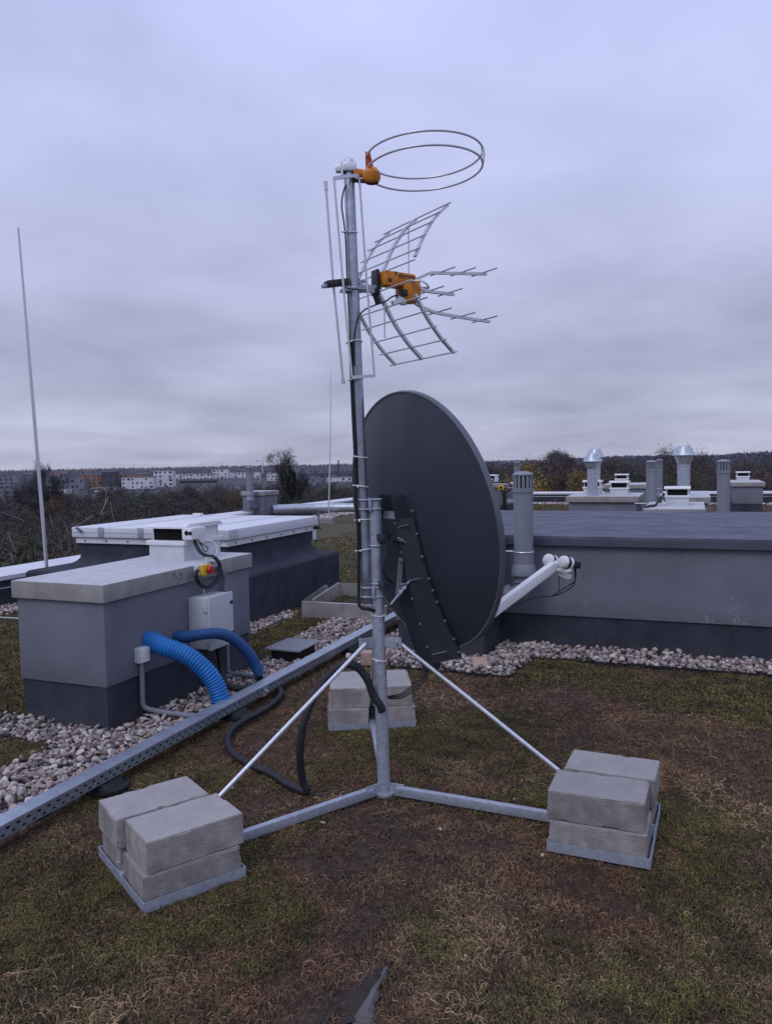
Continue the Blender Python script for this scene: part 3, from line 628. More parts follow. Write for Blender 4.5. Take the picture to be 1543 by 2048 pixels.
text_part('Televes', .040, Matrix.Translation(an(.258, -.0432, 2.482)) @ face, M['ink'], hs)
mb = MB(); mb.rev([(.001,-.012),(.022,-.01),(.027,.0),(.022,.01),(.001,.012)], an(.255, -.02, 2.375), Matrix.Rotation(R(90), 3, 'X') @ Matrix.Rotation(R(20), 3, 'Y'), 20); mb.bar(an(.20, -.02, 2.355), an(.25, -.02, 2.375), .02, .018); build('rear_knob', mb, M['galv_bright'], ua, W)
mb = MB(); ctr = an(.36, 0, 2.455)
loop = [an(.345+.055*math.cos(t), .085*math.sin(t), 2.452+.012*math.sin(2*t)) for t in np.linspace(0, 2*PI, 33)[:-1]]; mb.tube(loop, .007, 8, closed=True, flat=.6)
build('dipole', mb, M['alu_rod'], ua, W)
for (a_, b_) in (((.322,.01,2.735), (.318,.01,2.49)), ((.168,.0,2.345), (.166,.0,2.19))):
    mb = MB(); mb.cyl(an(*a_), an(*b_), .0032, n=8); build('dipole_rod', mb, M['alu_rod'], ua, W)
booms = [[(.335,2.478),(.456,2.533),(.563,2.544),(.664,2.554),(.815,2.569)], [(.36,2.442),(.463,2.441),(.60,2.442)], [(.335,2.388),(.40,2.36),(.47,2.343),(.533,2.338),(.679,2.331),(.835,2.326)]]
el_at = [[.53,.66,.80], [.46,.575], [.36,.505,.655,.80]]
for bo, ea in zip(booms, el_at):
    mb = MB(); pts = [an(s, .018, z) for s, z in bo]
    for p, q in zip(pts, pts[1:]): mb.bar(p, q, .014, .014)
    bmn = build('director_boom', mb, M['alu_rod'], ua, W)
    mb = MB()
    for s in ea:
        z = np.interp(s, [b[0] for b in bo], [b[1] for b in bo]); mb.cyl(an(s, -.082, z+.008), an(s, .118, z+.008), .0032, n=8)
    build('director_rods', mb, M['alu_dark'], bmn, W).name = 'director_rod_set'
# ------------------------------------------------------------------ VHF antenna with long upright rods
va = thing('vhf_antenna', 'aluminium antenna of long upright rods strapped to the mast left side', 'antenna', Matrix.Translation(an(-.1, 0, 2.41)))
mb = MB(); mb.tube([an(-.136, 0, 2.862), an(-.109, 0, 2.435), an(-.066, 0, 1.97)], .0058, 10)
mb.tube([an(-.136, 0, 2.864), an(-.1335, 0, 2.825)], .0085, 10); mb.tube([an(-.068, 0, 1.99), an(-.0655, 0, 1.966)], .0085, 10); build('dipole_rod', mb, M['alu_rod'], va, W)
mb = MB(); TL, TR, BL, BR = an(-.112, -.035, 2.872), an(.02, -.035, 2.908), an(-.04, -.035, 1.992), an(.082, -.035, 2.006)
mb.bar(TL, TR, .012, .014); mb.bar(BL, BR, .012, .014); mb.tube([TL, TL.lerp(BL, .5)+ab*-.002, BL], .0052, 10); mb.tube([TR, TR.lerp(BR, .5)+ab*-.002, BR], .0052, 10); build('rod_frame', mb, M['alu_rod'], va, W)
mb = MB(); mb.bar(an(-.145, 0, 2.408), an(-.03, 0, 2.432), .045, .03, bev=.006); build('terminal_box', mb, M['black_plastic'], va, W)
mb = MB(); mb.bar(an(-.165, 0, 2.397), an(.07, 0, 2.447), .02, .016, bev=.002); mb.bar(an(-.05, -.01, 2.395), an(.10, -.01, 2.402), .02, .018); build('boom', mb, M['galv'], va, W)
# ------------------------------------------------------------------ FM loop antenna
fa = thing('loop_antenna', 'double ring radio antenna with orange holder on top of the mast', 'antenna', Matrix.Translation(on_mast(2.92)))
LC = Vector((.207, 3.665, 0)); RL = .268
def lp(t, z): return LC+Vector((RL*math.cos(t), RL*1.03*math.sin(t), z+.010*math.cos(t)))
mb = MB(); g0, g1 = R(188), R(188+344)
mb.tube([lp(t, 3.012) for t in np.linspace(g0-R(18), g1-R(14), 90)], .0050, 10)
mb.tube([lp(t, 2.952) for t in np.linspace(g0-R(14), g1-R(10), 90)], .0050, 10)
e_ = lp(R(-12), 3.012); f_ = lp(R(-12), 2.952); mb.tube([e_, e_.lerp(f_, .5)+Vector((.005,0,0)), f_], .008, 10); build('ring', mb, M['alu_rod'], fa, W)
hp = lp(g0, 2.965)
mb = MB(); mb.prism([(-.006,-.02),(.034,-.02),(.016,.062),(-.006,.066)], hp+Vector((.0,.012,0)), (1,0,0), (0,0,1), (0,-1,0), .02); build('insulator', mb, M['orange_red'], fa, W)
top = on_mast(2.925)
mb = MB(); mb.bar(top+Vector((.02,-.012,.0)), hp+Vector((.01,-.01,-.04)), .04, .028, bev=.008); mb.box(hp+Vector((.012,-.02,-.05)), (.07,.055,.05), None, 0, .016); mb.rev([(.03,-.03),(.04,-.012),(.04,.012),(.024,.034),(.001,.036)], hp+Vector((.022,-.02,-.05)), None, 22); build('holder', mb, M['orange'], fa, W)
mb = MB(); mb.bar(top+Vector((.01,-.01,-.035)), hp+Vector((0,-.02,-.072)), .02, .014); build('plug', mb, M['black_plastic'], fa, W)
mb = MB(); mb.box(top+Vector((-.002,-.004,.02)), (.075,.06,.04), None, 0, .008); mb.bar(top+Vector((-.06,-.01,.015)), top+Vector((.0,-.01,.015)), .03, .03, bev=.004); mb.rev([(.024,.0),(.022,.018),(.012,.026),(.001,.028)], top+Vector((0,0,.04)), None, 18); mb.cyl(top+Vector((-.03,-.03,-.02)), top+Vector((-.03,-.03,.04)), .006, n=8); build('top_clamp', mb, M['galv_bright'], fa, W)
# ------------------------------------------------------------------ cables on the mast
def cable(name, label, cat, pts, r, m, sub=8, n=10, rib=0.0, frame=IDM, ribstep=.012, group=None):
    pts = spline(pts, sub); mb = MB()
    if rib:
        pts = resample(pts, ribstep/4); rr = [r*(1-rib*(.5-.5*math.cos(2*PI*i/4))) for i in range(len(pts))]; mb.tube(pts, rr, n)
    else: mb.tube(pts, r, n)
    p0 = frame @ Vector(pts[0]); t = thing(name, label, cat, Matrix.Translation(p0), group); build('sheath', mb, m, t, frame); return t
def single(name, label, cat, pts, r, m, sub=8, n=10, rib=0.0, frame=IDM, ribstep=.012):
    pts = spline(pts, sub); mb = MB()
    if rib:
        pts = resample(pts, ribstep/4); rr = [r*(1-rib*(.5-.5*math.cos(2*PI*i/4))) for i in range(len(pts))]; mb.tube(pts, rr, n)
    else: mb.tube(pts, r, n)
    o = build(name, mb, m, None, frame, 60 if not rib else 180); return tag(o, label, cat)
single('antenna_cable', 'thin black cable looping down from the ring antenna', 'cable', [(-.118,3.60,2.885),(-.142,3.60,2.874),(-.164,3.597,2.844),(-.176,3.597,2.777),(-.168,3.598,2.70),(-.1615,3.6,2.62),(-.158,3.602,2.44),(-.153,3.604,2.25),(-.151,3.604,2.16)], .0036, M['black'])
single('antenna_cable', 'thin black cable curving from orange housing to the mast', 'cable', [(.135,3.78,2.40),(.06,3.75,2.396),(.015,3.70,2.36),(-.044,3.65,2.33),(-.092,3.60,2.295),(-.116,3.586,2.247),(-.133,3.59,2.167),(-.1365,3.592,2.05)], .0036, M['black'])
single('cable_bundle', 'thick black cable bundle strapped down the left of the upper mast', 'cable', [(-.1505,3.604,2.17),(-.148,3.604,2.0),(-.1435,3.604,1.80),(-.139,3.602,1.66),(-.137,3.604,1.56),(-.139,3.6,1.428),(-.131,3.6,1.288),(-.132,3.602,1.147),(-.135,3.6,1.0),(-.137,3.592,.945),(-.122,3.585,.92),(-.095,3.585,.915),(-.071,3.596,.905),(-.062,3.612,.90)], [.0085]*105, M['black'])
single('conduit_hose', 'black ribbed hose arching from the pole and lying on the grass', 'hose', [(-.036,3.60,.42),(-.044,3.592,.448),(-.063,3.59,.476),(-.079,3.588,.503),(-.101,3.58,.574),(-.146,3.575,.636),(-.204,3.567,.657),(-.263,3.56,.625),(-.321,3.545,.559),(-.373,3.52,.471),(-.407,3.505,.369),(-.423,3.53,.239),(-.421,3.585,.095),(-.405,3.605,.030),(-.496,3.696,.022),(-.618,3.854,.022),(-.741,3.972,.022),(-.845,4.102,.024),(-.922,4.278,.026),(-.943,4.483,.026),(-.895,4.676,.026),(-.825,4.815,.026),(-.758,5.016,.028),(-.745,5.22,.03),(-.80,5.36,.045)], .0195, M['hose_black'], 8, 14, .13)
for k in range(3):
    o_ = .012*k; single('dish_cable', ['outer','middle','inner'][k]+' of three thin black cables drooping from dish to pole', 'cable', [(.20-o_*.5,3.755,.66),(.20-o_*.6,3.745,.609),(.185-o_*.8,3.72,.548),(.139-o_*.6,3.70,.497+o_),(.065,3.67,.462+o_*.9),(.005,3.652,.462+o_*.5),(-.008,3.64,.475)], .0036, M['black'])
# ------------------------------------------------------------------ shafts
def shaft(label, u0, u1, v0, v1, cap=.06, plinth=.28, h=.795, th=.11, name='ventilation_shaft', seams=True):
    t = thing(name, label, 'shaft', at((u0+u1)/2, (v0+v1)/2), 'rendered ventilation shafts on the roof')
    mb = MB(); mb.span((u0-.012, v0-.012, plinth-.002), (u1+.012, v1+.012, h), bev=.004); build('rendered_wall', mb, M['plaster'], t, GM)
    mb = MB(); mb.span((u0, v0, -.06), (u1, v1, plinth+.01)); 
    if seams:
        for vv in np.arange(v0+.35, v1-.1, .62): mb.span((u1-.001, vv, 0), (u1+.004, vv+.008, plinth-.001))
        mb.span((u1-.09, v0-.004, -.05), (u1+.004, v0+.08, plinth-.0015))
    build('plinth', mb, M['bitumen'], t, GM)
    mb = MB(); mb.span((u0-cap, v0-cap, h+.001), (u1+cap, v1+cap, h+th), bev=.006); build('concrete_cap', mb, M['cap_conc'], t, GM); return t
s0 = shaft('grey rendered shaft with blue hoses, marked B5 on its cap', -3.935, -3.275, 3.61, 5.20, .035)
capo = [c for c in s0.children if c.name.startswith('concrete_cap')][0]
mb = MB()                                           # hand written mark on the cap edge
def stroke(pts): mb.tube([Vector((-3.2405+.0012, v, z)) for v, z in pts], .0022, 6, flat=.6)
stroke([(4.232,.884),(4.236,.868),(4.240,.848)]); stroke([(4.225,.880),(4.245,.888),(4.262,.880),(4.260,.872),(4.242,.868),(4.262,.862),(4.272,.850),(4.262,.840),(4.246,.842)])
stroke([(4.338,.878),(4.305,.874),(4.300,.862)]); stroke([(4.300,.862),(4.325,.864),(4.338,.852),(4.328,.838),(4.305,.834),(4.298,.838)]); build('marking', mb, M['ink'], capo, GM)
# roof fan prototype (local: opening faces -y)
def make_fan(label, M_):
    t = thing('roof_fan', label, 'roof fan', M_, 'white box fans on the shaft caps')
    mb = MB(); mb.span((-.155,-.235,0), (.155,.235,.112), bev=.004); mb.span((-.158,-.24,.0), (.158,.24,.012)); build('curb', mb, M['fan_grey'], t, 'l')
    mb = MB(); mb.span((-.172,-.25,.113), (.172,.25,.146), bev=.004); build('flange', mb, M['white'], t, 'l')
    mb = MB(); mb.span((-.135,-.2,.1465), (.135,.2,.235)); build('louvre', mb, M['void'], t, 'l')
    mb = MB()
    for k in range(3): mb.span((-.134,-.205,.158+.026*k), (.134,-.2005,.163+.026*k))
    for k in range(9): mb.span((-.13+.0325*k-.002,-.204,.147), (-.13+.0325*k+.002,-.2012,.235))
    build('grille', mb, M['void'], t, 'l')
    mb = MB(); mb.span((.1355,-.19,.1462), (.15,.215,.2352)); mb.span((-.15,-.19,.1462), (-.1355,.215,.2352)); mb.span((-.15,.2005,.1462), (.15,.215,.2351)); build('side_panel', mb, M['white'], t, 'l')
    mb = MB(); mb.prism([(-.235,0),(.235,0),(.24,.008),(.2,.03),(-.18,.034),(-.235,.012)], (-.178,0,.2355), (0,1,0), (0,0,1), (1,0,0), .356); build('hood', mb, M['white'], t, 'l')
    return t
FB = make_fan('near white roof fan with black grille on the B5 shaft', at(-3.625, 4.905, .905))
mb = MB(); mb.span((-3.475,4.66,1.062), (-3.39,4.84,1.148), bev=.008); jb = build('control_box', mb, M['white'], FB, GM)
mb = MB(); mb.cyl((-3.40,4.657,1.11), (-3.40,4.6615,1.11), .014, n=16); q0 = Vector((-3.432,4.6615,1.112)); mb.cyl(q0-Vector((0,.006,0)), q0, .017, n=18); build('knob', mb, M['void'], jb, GM)
mb = MB()
for k in range(4): mb.cyl((-3.44+.014*k, 4.70+.02*k, 1.04), (-3.44+.014*k, 4.70+.02*k, 1.064), .009, n=10)
build('gland', mb, M['encl'], jb, GM)
single('fan_cable', 'black cable looping from the near roof fan to the yellow switch', 'cable', [(-3.42,4.731,1.055),(-3.38,4.712,1.005),(-3.33,4.69,.965),(-3.27,4.688,.943),(-3.215,4.672,.942),(-3.185,4.685,.907),(-3.175,4.692,.842),(-3.175,4.639,.778),(-3.175,4.541,.744),(-3.175,4.455,.773),(-3.175,4.409,.822),(-3.178,4.409,.867),(-3.19,4.44,.875)], .014, M['black'], frame=GM)
single('thin_cable', 'thin black looped lead under the near fan control box', 'cable', [(-3.40,4.75,1.05),(-3.38,4.79,1.01),(-3.37,4.83,.985),(-3.37,4.80,.96),(-3.375,4.77,.99),(-3.39,4.745,1.05)], .004, M['black'], frame=GM)
single('thin_cable', 'thin white lead hanging between near fan and its switch', 'cable', [(-3.40,4.80,1.06),(-3.33,4.86,1.02),(-3.31,4.86,.96),(-3.28,4.78,.93),(-3.225,4.70,.925),(-3.20,4.56,.95),(-3.185,4.55,.90)], .0035, M['white'], frame=GM)
t = thing('isolator_switch', 'yellow isolator switch with red knob on the B5 cap edge', 'switch', at(-3.24, 4.52, .868))
mb = MB(); mb.span((-3.2385,4.458,.832), (-3.205,4.592,.905), bev=.005); mb.cyl((-3.21,4.452,.862), (-3.19,4.43,.866), .016, n=12); build('back_box', mb, M['encl'], t, GM)
mb = MB(); mb.span((-3.2045,4.49,.830), (-3.182,4.595,.906), bev=.005); build('cover', mb, M['yellow'], t, GM)
mb = MB(); mb.rev([(.030,0),(.030,.012),(.024,.026),(.001,.028)], (-3.1815,4.56,.866), Matrix.Rotation(PI/2, 3, 'Y'), 22); build('knob', mb, M['red'], t, GM)
single('conduit_pipe', 'grey conduit running from yellow switch down to the enclosure', 'conduit', [(-3.215,4.60,.868),(-3.215,4.68,.866),(-3.215,4.74,.855),(-3.215,4.79,.81),(-3.22,4.818,.75),(-3.222,4.818,.70),(-3.222,4.815,.66)], .019, M['conduit'], frame=GM)
# electrical enclosure
t = thing('electrical_enclosure', 'pale grey electrical enclosure hung on the B5 shaft wall', 'enclosure', at(-3.25, 4.56, .32))
mb = MB(); mb.span((-3.2625,4.415,.328), (-3.105,4.698,.688), bev=.012); mb.prism([(-.01,0),(.01,0),(.008,.03),(-.008,.03)], (-3.26,4.60,.687), (0,1,0), (0,0,1), (1,0,0), .004); bd = build('cabinet', mb, M['encl'], t, GM)
mb = MB(); mb.span((-3.1045,4.41,.322), (-3.082,4.703,.694), bev=.007); dr = build('door', mb, M['encl'], t, GM)
for zz in (.40, .615):
    mb = MB(); mb.span((-3.13,4.404,zz-.022), (-3.098,4.4145,zz+.022), bev=.002); mb.cyl((-3.103,4.4055,zz-.022), (-3.103,4.4055,zz+.022), .006, n=10); build('hinge', mb, M['fan_grey'], dr, GM)
mb = MB(); mb.cyl((-3.0825,4.676,.62), (-3.072,4.676,.62), .012, n=14); mb.cyl((-3.0825,4.676,.40), (-3.072,4.676,.40), .012, n=14); build('latch', mb, M['black_plastic'], dr, GM)
single('conduit_pipe', 'grey conduit from under the enclosure across the gravel', 'conduit', [(-3.225,4.825,.345),(-3.225,4.825,.25),(-3.225,4.824,.12),(-3.223,4.823,.065),(-3.19,4.82,.05),(-3.1,4.815,.05),(-2.9,4.80,.05),(-2.74,4.79,.05)], .016, M['conduit'], frame=GM)
# junction box + conduit
t = thing('junction_box', 'small pale socket box low on the B5 shaft wall', 'socket box', at(-3.25, 3.88, .41))
mb = MB(); mb.span((-3.2625,3.845,.366), (-3.215,3.935,.462), bev=.006); bx_ = build('case', mb, M['encl'], t, GM)
mb = MB(); mb.span((-3.2145,3.85,.370), (-3.205,3.93,.458), bev=.003); mb.span((-3.2045,3.875,.372), (-3.201,3.91,.378)); build('lid', mb, M['white'], t, GM)
single('conduit_pipe', 'grey conduit bending from the socket box along the pebbles', 'conduit', [(-3.24,3.886,.372),(-3.24,3.886,.25),(-3.24,3.884,.13),(-3.238,3.886,.09),(-3.215,3.895,.065),(-3.12,3.90,.055),(-2.95,3.905,.05),(-2.78,3.91,.05)], .0165, M['conduit'], frame=GM)
# blue hoses
single('blue_hose', 'thick bright blue corrugated hose arching from shaft to tray', 'hose', [(-3.29,3.985,.485),(-3.22,3.984,.476),(-3.15,3.985,.452),(-3.07,4.013,.422),(-2.98,4.042,.376),(-2.9,4.072,.30),(-2.85,4.099,.215),(-2.815,4.111,.12),(-2.80,4.115,.03)], .0625, M['blue'], 14, 28, .15, GM, .020)
single('blue_hose', 'thinner dusty blue corrugated hose arching over the enclosure', 'hose', [(-3.29,4.265,.445),(-3.22,4.262,.447),(-3.15,4.262,.452),(-3.07,4.313,.463),(-3.0,4.382,.458),(-2.95,4.47,.412),(-2.905,4.55,.325),(-2.875,4.615,.225),(-2.85,4.655,.115)], .040, M['blue_dark'], 14, 24, .17, GM, .0165)
single('black_hose', 'black cable sleeve leaving the thinner blue hose end', 'hose', [(-2.86,4.64,.15),(-2.85,4.656,.09),(-2.85,4.66,.06),(-2.865,4.632,.042),(-2.9,4.567,.035),(-2.96,4.51,.045),(-3.05,4.52,.08),(-3.12,4.58,.20),(-3.15,4.6,.33)], .023, M['black'], frame=GM)
# ------------------------------------------------------------------ cable tray with slotted side, on rubber feet
ct = thing('cable_tray', 'long galvanised cable tray with slotted sides across the roof', 'cable tray', at(-2.73, 4.5))
V0, V1 = .9, 8.3; TU, BU = -2.685, -2.772
mb = MB(); cell = .056; rows = [.052,.059,.068,.082,.091,.103]
nc = int((V1-V0)/cell)
for i in range(nc):
    a = V0+i*cell
    for k in range(5):
        z0, z1 = rows[k], rows[k+1]
        if k in (1, 3):
            s0_ = a+(.004 if k == 1 else .031); 
            for lo, hi in ((a, s0_), (min(s0_+.019, a+cell), a+cell)): 
                if hi-lo > 1e-6: mb.add([(TU,lo,z0),(TU,hi,z0),(TU,hi,z1),(TU,lo,z1)], [(0,1,2,3)])
        else: mb.add([(TU,a,z0),(TU,a+cell,z0),(TU,a+cell,z1),(TU,a,z1)], [(0,1,2,3)])
VE = V0+nc*cell
mb.span((BU, V0, .050), (TU-.001, VE, .0518)); mb.span((BU, V0, .052), (BU+.002, VE, .104)); build('slotted_channel', mb, M['galv_tray'], ct, GM)
mb = MB(); mb.prism([(BU-.004,.102),(BU-.004,.110),(TU+.004,.110),(TU+.004,.096),(TU+.0025,.096),(TU+.0025,.1085),(BU-.0025,.1085)], (0, V0, 0), (1,0,0), (0,0,1), (0,1,0), VE-V0)
lid = build('lid', mb, M['galv_tray'], ct, GM)
mb = MB()
for vv in (2.95, 5.0, 6.9): mb.span((BU-.0052, vv, .1095), (TU+.0052, vv+.006, .1108))
build('lid_joint', mb, M['galv'], ct, GM)
mb = MB()
for vv in (4.42, 6.0): mb.span((TU+.0015, vv, .055), (TU+.0065, vv+.05, .105)); mb.cyl((TU+.006, vv+.025, .08), (TU+.03, vv+.025, .07), .006, n=8)
build('joint_clip', mb, M['galv'], ct, GM)
mb = MB(); mb.tube([(-2.73, V0+.02, .075), (-2.73, VE-.02, .075)], .022, 8); mb.tube([(-2.755, V0+.02, .068), (-2.755, VE-.02, .068)], .012, 8); build('inner_cables', mb, M['black'], ct, GM).name = 'inner_cable_run'
for vv, lb in ((2.96, 'near'), (4.12, 'middle'), (5.9, 'far')):
    mb = MB(); mb.rev([(.001,.0),(.105,.0),(.11,.008),(.108,.020),(.085,.024),(.07,.046),(.001,.048)], (-2.71, vv, .0), None, 26)
    tag(build('rubber_foot', mb, M['black'], None, GM), lb+' round black rubber foot under the cable tray', 'support foot', 'rubber feet under the cable tray')
# ------------------------------------------------------------------ roof hatch
hx = thing('smoke_hatch', 'large white panelled roof hatch on a dark bitumen curb', 'roof hatch', at(-5.35, 7.55))
mb = MB()
lev = [(0,-.03,.0),(0,.47,.0),(.03,.502,.0)]        # stepped base with coved upstand
def rectring(u0, u1, v0, v1, z): return [(u0,v0,z),(u1,v0,z),(u1,v1,z),(u0,v1,z)]
prof_h = [(-6.75,-4.146,6.28,8.745,-.05),(-6.75,-4.146,6.28,8.745,.47),(-6.73,-4.162,6.30,8.73,.495),(-6.70,-4.19,6.33,8.70,.503)]
for k in range(7):
    t = k/6; a = .22*(1-t)**2.2; prof_h.append((-6.30-.35*(1-t)**2.2, -4.41+a, 6.63-.28*(1-t)**2.2, 8.50+.16*(1-t)**2.2, .505+.12*t**1.6+.02*t))
prof_h.append((-6.30,-4.41,6.63,8.50,.78))
vs = []; fs = []
for p in prof_h: vs += rectring(*p)
for i in range(len(prof_h)-1): fs += [(i*4+k, i*4+(k+1) % 4, (i+1)*4+(k+1) % 4, (i+1)*4+k) for k in range(4)]
mb.add(vs, fs)
for vv in (7.35, 8.05): mb.span((-4.1475, vv, 0), (-4.1425, vv+.02, .468))
mb.span((-5.45,6.625,.62), (-5.43,6.6285,.775)); build('curb', mb, M['bitumen'], hx, GM, 28)
mb = MB(); mb.span((-6.33,6.60,.776), (-4.37,8.53,.834), bev=.002); fl = build('flashing', mb, M['white'], hx, GM)
mb = MB()
for k in range(6): mb.cyl((-4.3705, 6.75+.31*k, .805), (-4.364, 6.75+.31*k, .805), .012, n=8)
for k in range(7): mb.cyl((-6.2+.29*k, 6.5995, .805), (-6.2+.29*k, 6.593, .805), .012, n=8)
build('screw_row', mb, M['steel_grey'], fl, GM)
mb = MB(); mb.span((-6.36,6.57,.842), (-4.335,8.56,.952), bev=.012); ld = build('lid', mb, M['white_sheet'], hx, GM)
mb = MB()
for uu in (-5.85, -5.32, -4.80): mb.span((uu, 6.583, .9515), (uu+.007, 8.548, .9545))
mb.span((-6.34,6.5685,.893), (-4.36,6.5698,.897)); build('seam', mb, M['steel_grey'], ld, GM)
mb = MB()
for uu in (-5.95, -5.42, -4.55): mb.span((uu-.035, 6.558, .848), (uu+.035, 6.5695, .956), bev=.002); mb.span((uu-.012, 6.552, .87), (uu+.012, 6.5575, .915))
build('hold_down', mb, M['galv'], ld, GM)
mb = MB(); mb.bar((-6.27,6.555,.95), (-6.20,6.555,.905), .01, .05, up=(0,1,0)); build('corner_strap', mb, M['flash'], ld, GM)
mb = MB(); mb.span((-4.55,6.5655,.846), (-4.3305,6.75,.9485), bev=.008); build('corner_piece', mb, M['encl'], ld, GM)
mb = MB(); mb.span((-4.37,8.5,.79), (-4.31,8.56,.83), bev=.004); mb.cyl((-4.31,8.53,.80), (-4.285,8.53,.79), .012, n=8); build('corner_fixing', mb, M['black_plastic'], hx, GM)
mb = MB(); mb.span((-6.05,8.35,.9525), (-5.93,8.42,.985), bev=.004); tag(build('vent_block', mb, M['white'], None, GM), 'tiny white block standing on the hatch lid far edge', 'block')
# ------------------------------------------------------------------ parapets
def parapet(label, u0, u1, v0, v1, h, inner, name='parapet'):
    t = thing(name, label, 'parapet', at((u0+u1)/2, (v0+v1)/2)); mb = MB(); mb.span((u0+.03, v0, -.1), (u1-.03, v1, h-.051)); build('upstand', mb, M['bitumen'], t, GM)
    mb = MB(); along_v = (v1-v0) > (u1-u0); 
    if along_v: mb.prism([(u0,h-.07),(u0,h+.03),(u1,h),(u1,h-.05)], (0, v0, 0), (1,0,0), (0,0,1), (0,1,0), v1-v0)
    else: mb.prism([(v0,h-.05),(v0,h),(v1,h+.03),(v1,h-.07)], (u0, 0, 0), (0,1,0), (0,0,1), (1,0,0), u1-u0)
    build('flashing', mb, M['white_sheet'], t, GM)
    mb = MB()
    n = max(3, int((v1-v0 if along_v else u1-u0)/1.6))
    for k in range(n):
        a = (k+.5)/n
        if along_v: p = Vector((u1+.001, v0+a*(v1-v0), h-.13))
        else: p = Vector((u0+a*(u1-u0), v0-.001, h-.13))
        d = Vector((.05,0,0)) if along_v else Vector((0,-.05,0))
        mb.bar(p-d*.6, p+d, .03, .03); mb.bar(p-d*.6-Vector((0,0,.07)), p+d-Vector((0,0,.07)), .02, .02)
    fx = build('wire_holder', mb, M['lens'], t, GM)
    mb = MB(); 
    if along_v: mb.tube([(u1+.045, v0, h-.13), (u1+.045, v1, h-.13)], .004, 6)
    else: mb.tube([(u0, v0-.045, h-.13), (u1, v0-.045, h-.13)], .004, 6)
    build('earth_wire', mb, M['alu_rod'], t, GM); return t
parapet('white topped parapet beside the left lightning rod', -7.95, -7.45, -5.8, 14.5, .36, 1)
parapet('white topped far left parapet passing the distant shaft', -11.15, -10.75, 14.75, 28.3, .36, 1)
parapet('long white topped parapet closing the far end of the roof', -11.15, 30.7, 28.35, 28.75, .38, 0)
mb = MB(); mb.span((-11.1, 14.52, -.1), (-7.5, 14.7, .30)); mb.span((-11.13,14.505,.301), (-7.46,14.74,.355)); tag(build('parapet', mb, M['white_sheet'], None, GM), 'short parapet step hidden behind the white hatch', 'parapet')
# building under the roof
mb = MB(); mb.span((-7.9,-6,-18.2), (30.8,14.6,-.11)); mb.span((-11.1,14.601,-18.2), (30.8,28.7,-.11)); tag(build('building', mb, M['plaster'], None, GM), 'grey building whose green roof carries everything in view', 'building')
# wire and lightning rods
single('earth_wire', 'thin pale wire crossing the grass left of the B5 shaft', 'wire', [(-7.4,5.88,.12),(-7.0,5.90,.06),(-6.5,5.935,.05),(-5.9,5.96,.05),(-4.9,6.0,.05)], .007, M['alu_rod'], frame=GM)
t = thing('lightning_rod', 'tall slim lightning rod standing at the near left parapet', 'lightning rod', at(-7.3, 7.12))
mb = MB(); mb.tube([(-7.30,7.135,.0),(-7.30,7.117,.30),(-7.30,7.03,2.2),(-7.30,6.98,3.3),(-7.30,6.928,4.40)], [.024,.022,.020,.015,.012], 12); build('rod', mb, M['alu_rod'], t, GM)
mb = MB(); mb.span((-7.42,7.0,.0), (-7.18,7.26,.10), bev=.012); build('base_block', mb, M['concrete'], t, GM)
t = thing('lightning_rod', 'thin lightning rod on a pale block on the far grass', 'lightning rod', at(-9.12, 18.64))
b0 = g(-9.124, 18.643); mb = MB(); mb.tube([b0+Vector((0,0,.15)), b0+Vector((.05,0,1.2)), b0+Vector((.11,0,2.6)), b0+Vector((.146,.01,4.02))], [.02,.018,.013,.009], 10); build('rod', mb, M['alu_rod'], t, W)
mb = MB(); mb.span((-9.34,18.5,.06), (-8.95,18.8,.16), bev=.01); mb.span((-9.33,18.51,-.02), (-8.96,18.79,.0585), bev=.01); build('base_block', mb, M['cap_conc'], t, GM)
# ------------------------------------------------------------------ far left shaft, pipe, insulated duct
shaft('small distant shaft with a grey stack pipe, left of the duct', -11.05, -10.45, 17.5, 18.2, .05)
du = thing('insulated_duct', 'silver wrapped round duct lying behind the far lightning rod', 'duct', at(-8, 19.0))
mb = MB(); mb.tube([(-10.46,17.95,.40),(-10.0,18.5,.40),(-9.3,18.9,.40),(-8.2,19.0,.40),(-5.2,19.0,.40)], .125, 20); mb.v = mb.v; build('duct_wrap', mb, M['galv_duct'], du, GM)
mb = MB()
for k in range(14): 
    c = Vector((-8.9+.27*k, 18.95, .40)); mb.tube([c+Vector((0, .1275*math.cos(t), .1275*math.sin(t))) for t in np.linspace(0, 2*PI, 21)[:-1]], .005, 5, closed=True)
build('band', mb, M['galv'], du, GM)
mb = MB()
for uu in (-9.6, -7.9, -6.2): mb.span((uu-.03,18.9,-.02), (uu+.03,19.02,.275))
build('duct_stand', mb, M['galv'], du, GM)
# ------------------------------------------------------------------ sheet metal frame, drain box, bricks
t = thing('sheet_metal_frame', 'open aluminium sheet frame lying on the gravel beside the hatch', 'metal frame', at(-3.3, 7.6))
def sheet(mb, p0, p1, z0, z1, th=.005): p0, p1 = Vector((*p0, (z0+z1)/2)), Vector((*p1, (z0+z1)/2)); mb.bar(p0, p1, th, z1-z0)
mb = MB(); sheet(mb, (-3.79,7.06), (-2.84,7.06), -.01, .168); sheet(mb, (-3.79,7.063), (-4.05,8.15), -.01, .168); sheet(mb, (-3.72,7.18), (-3.95,8.33), .0, .165); sheet(mb, (-3.95,8.333), (-2.95,8.40), .0, .165); sheet(mb, (-2.84,7.063), (-2.95,8.39), -.01, .165)
mb.bar((-3.79,7.075,.169), (-2.84,7.075,.169), .03, .003); mb.bar((-4.05,8.15,.08), (-4.02,8.15,.08), .004, .16); mb.bar((-3.735,7.2,.167), (-3.965,8.33,.167), .025, .003); build('sheet', mb, M['alu'], t, GM)
t = thing('drain_box', 'black roof drain box with a silver grating lid', 'drain box', at(-3.05, 5.52))
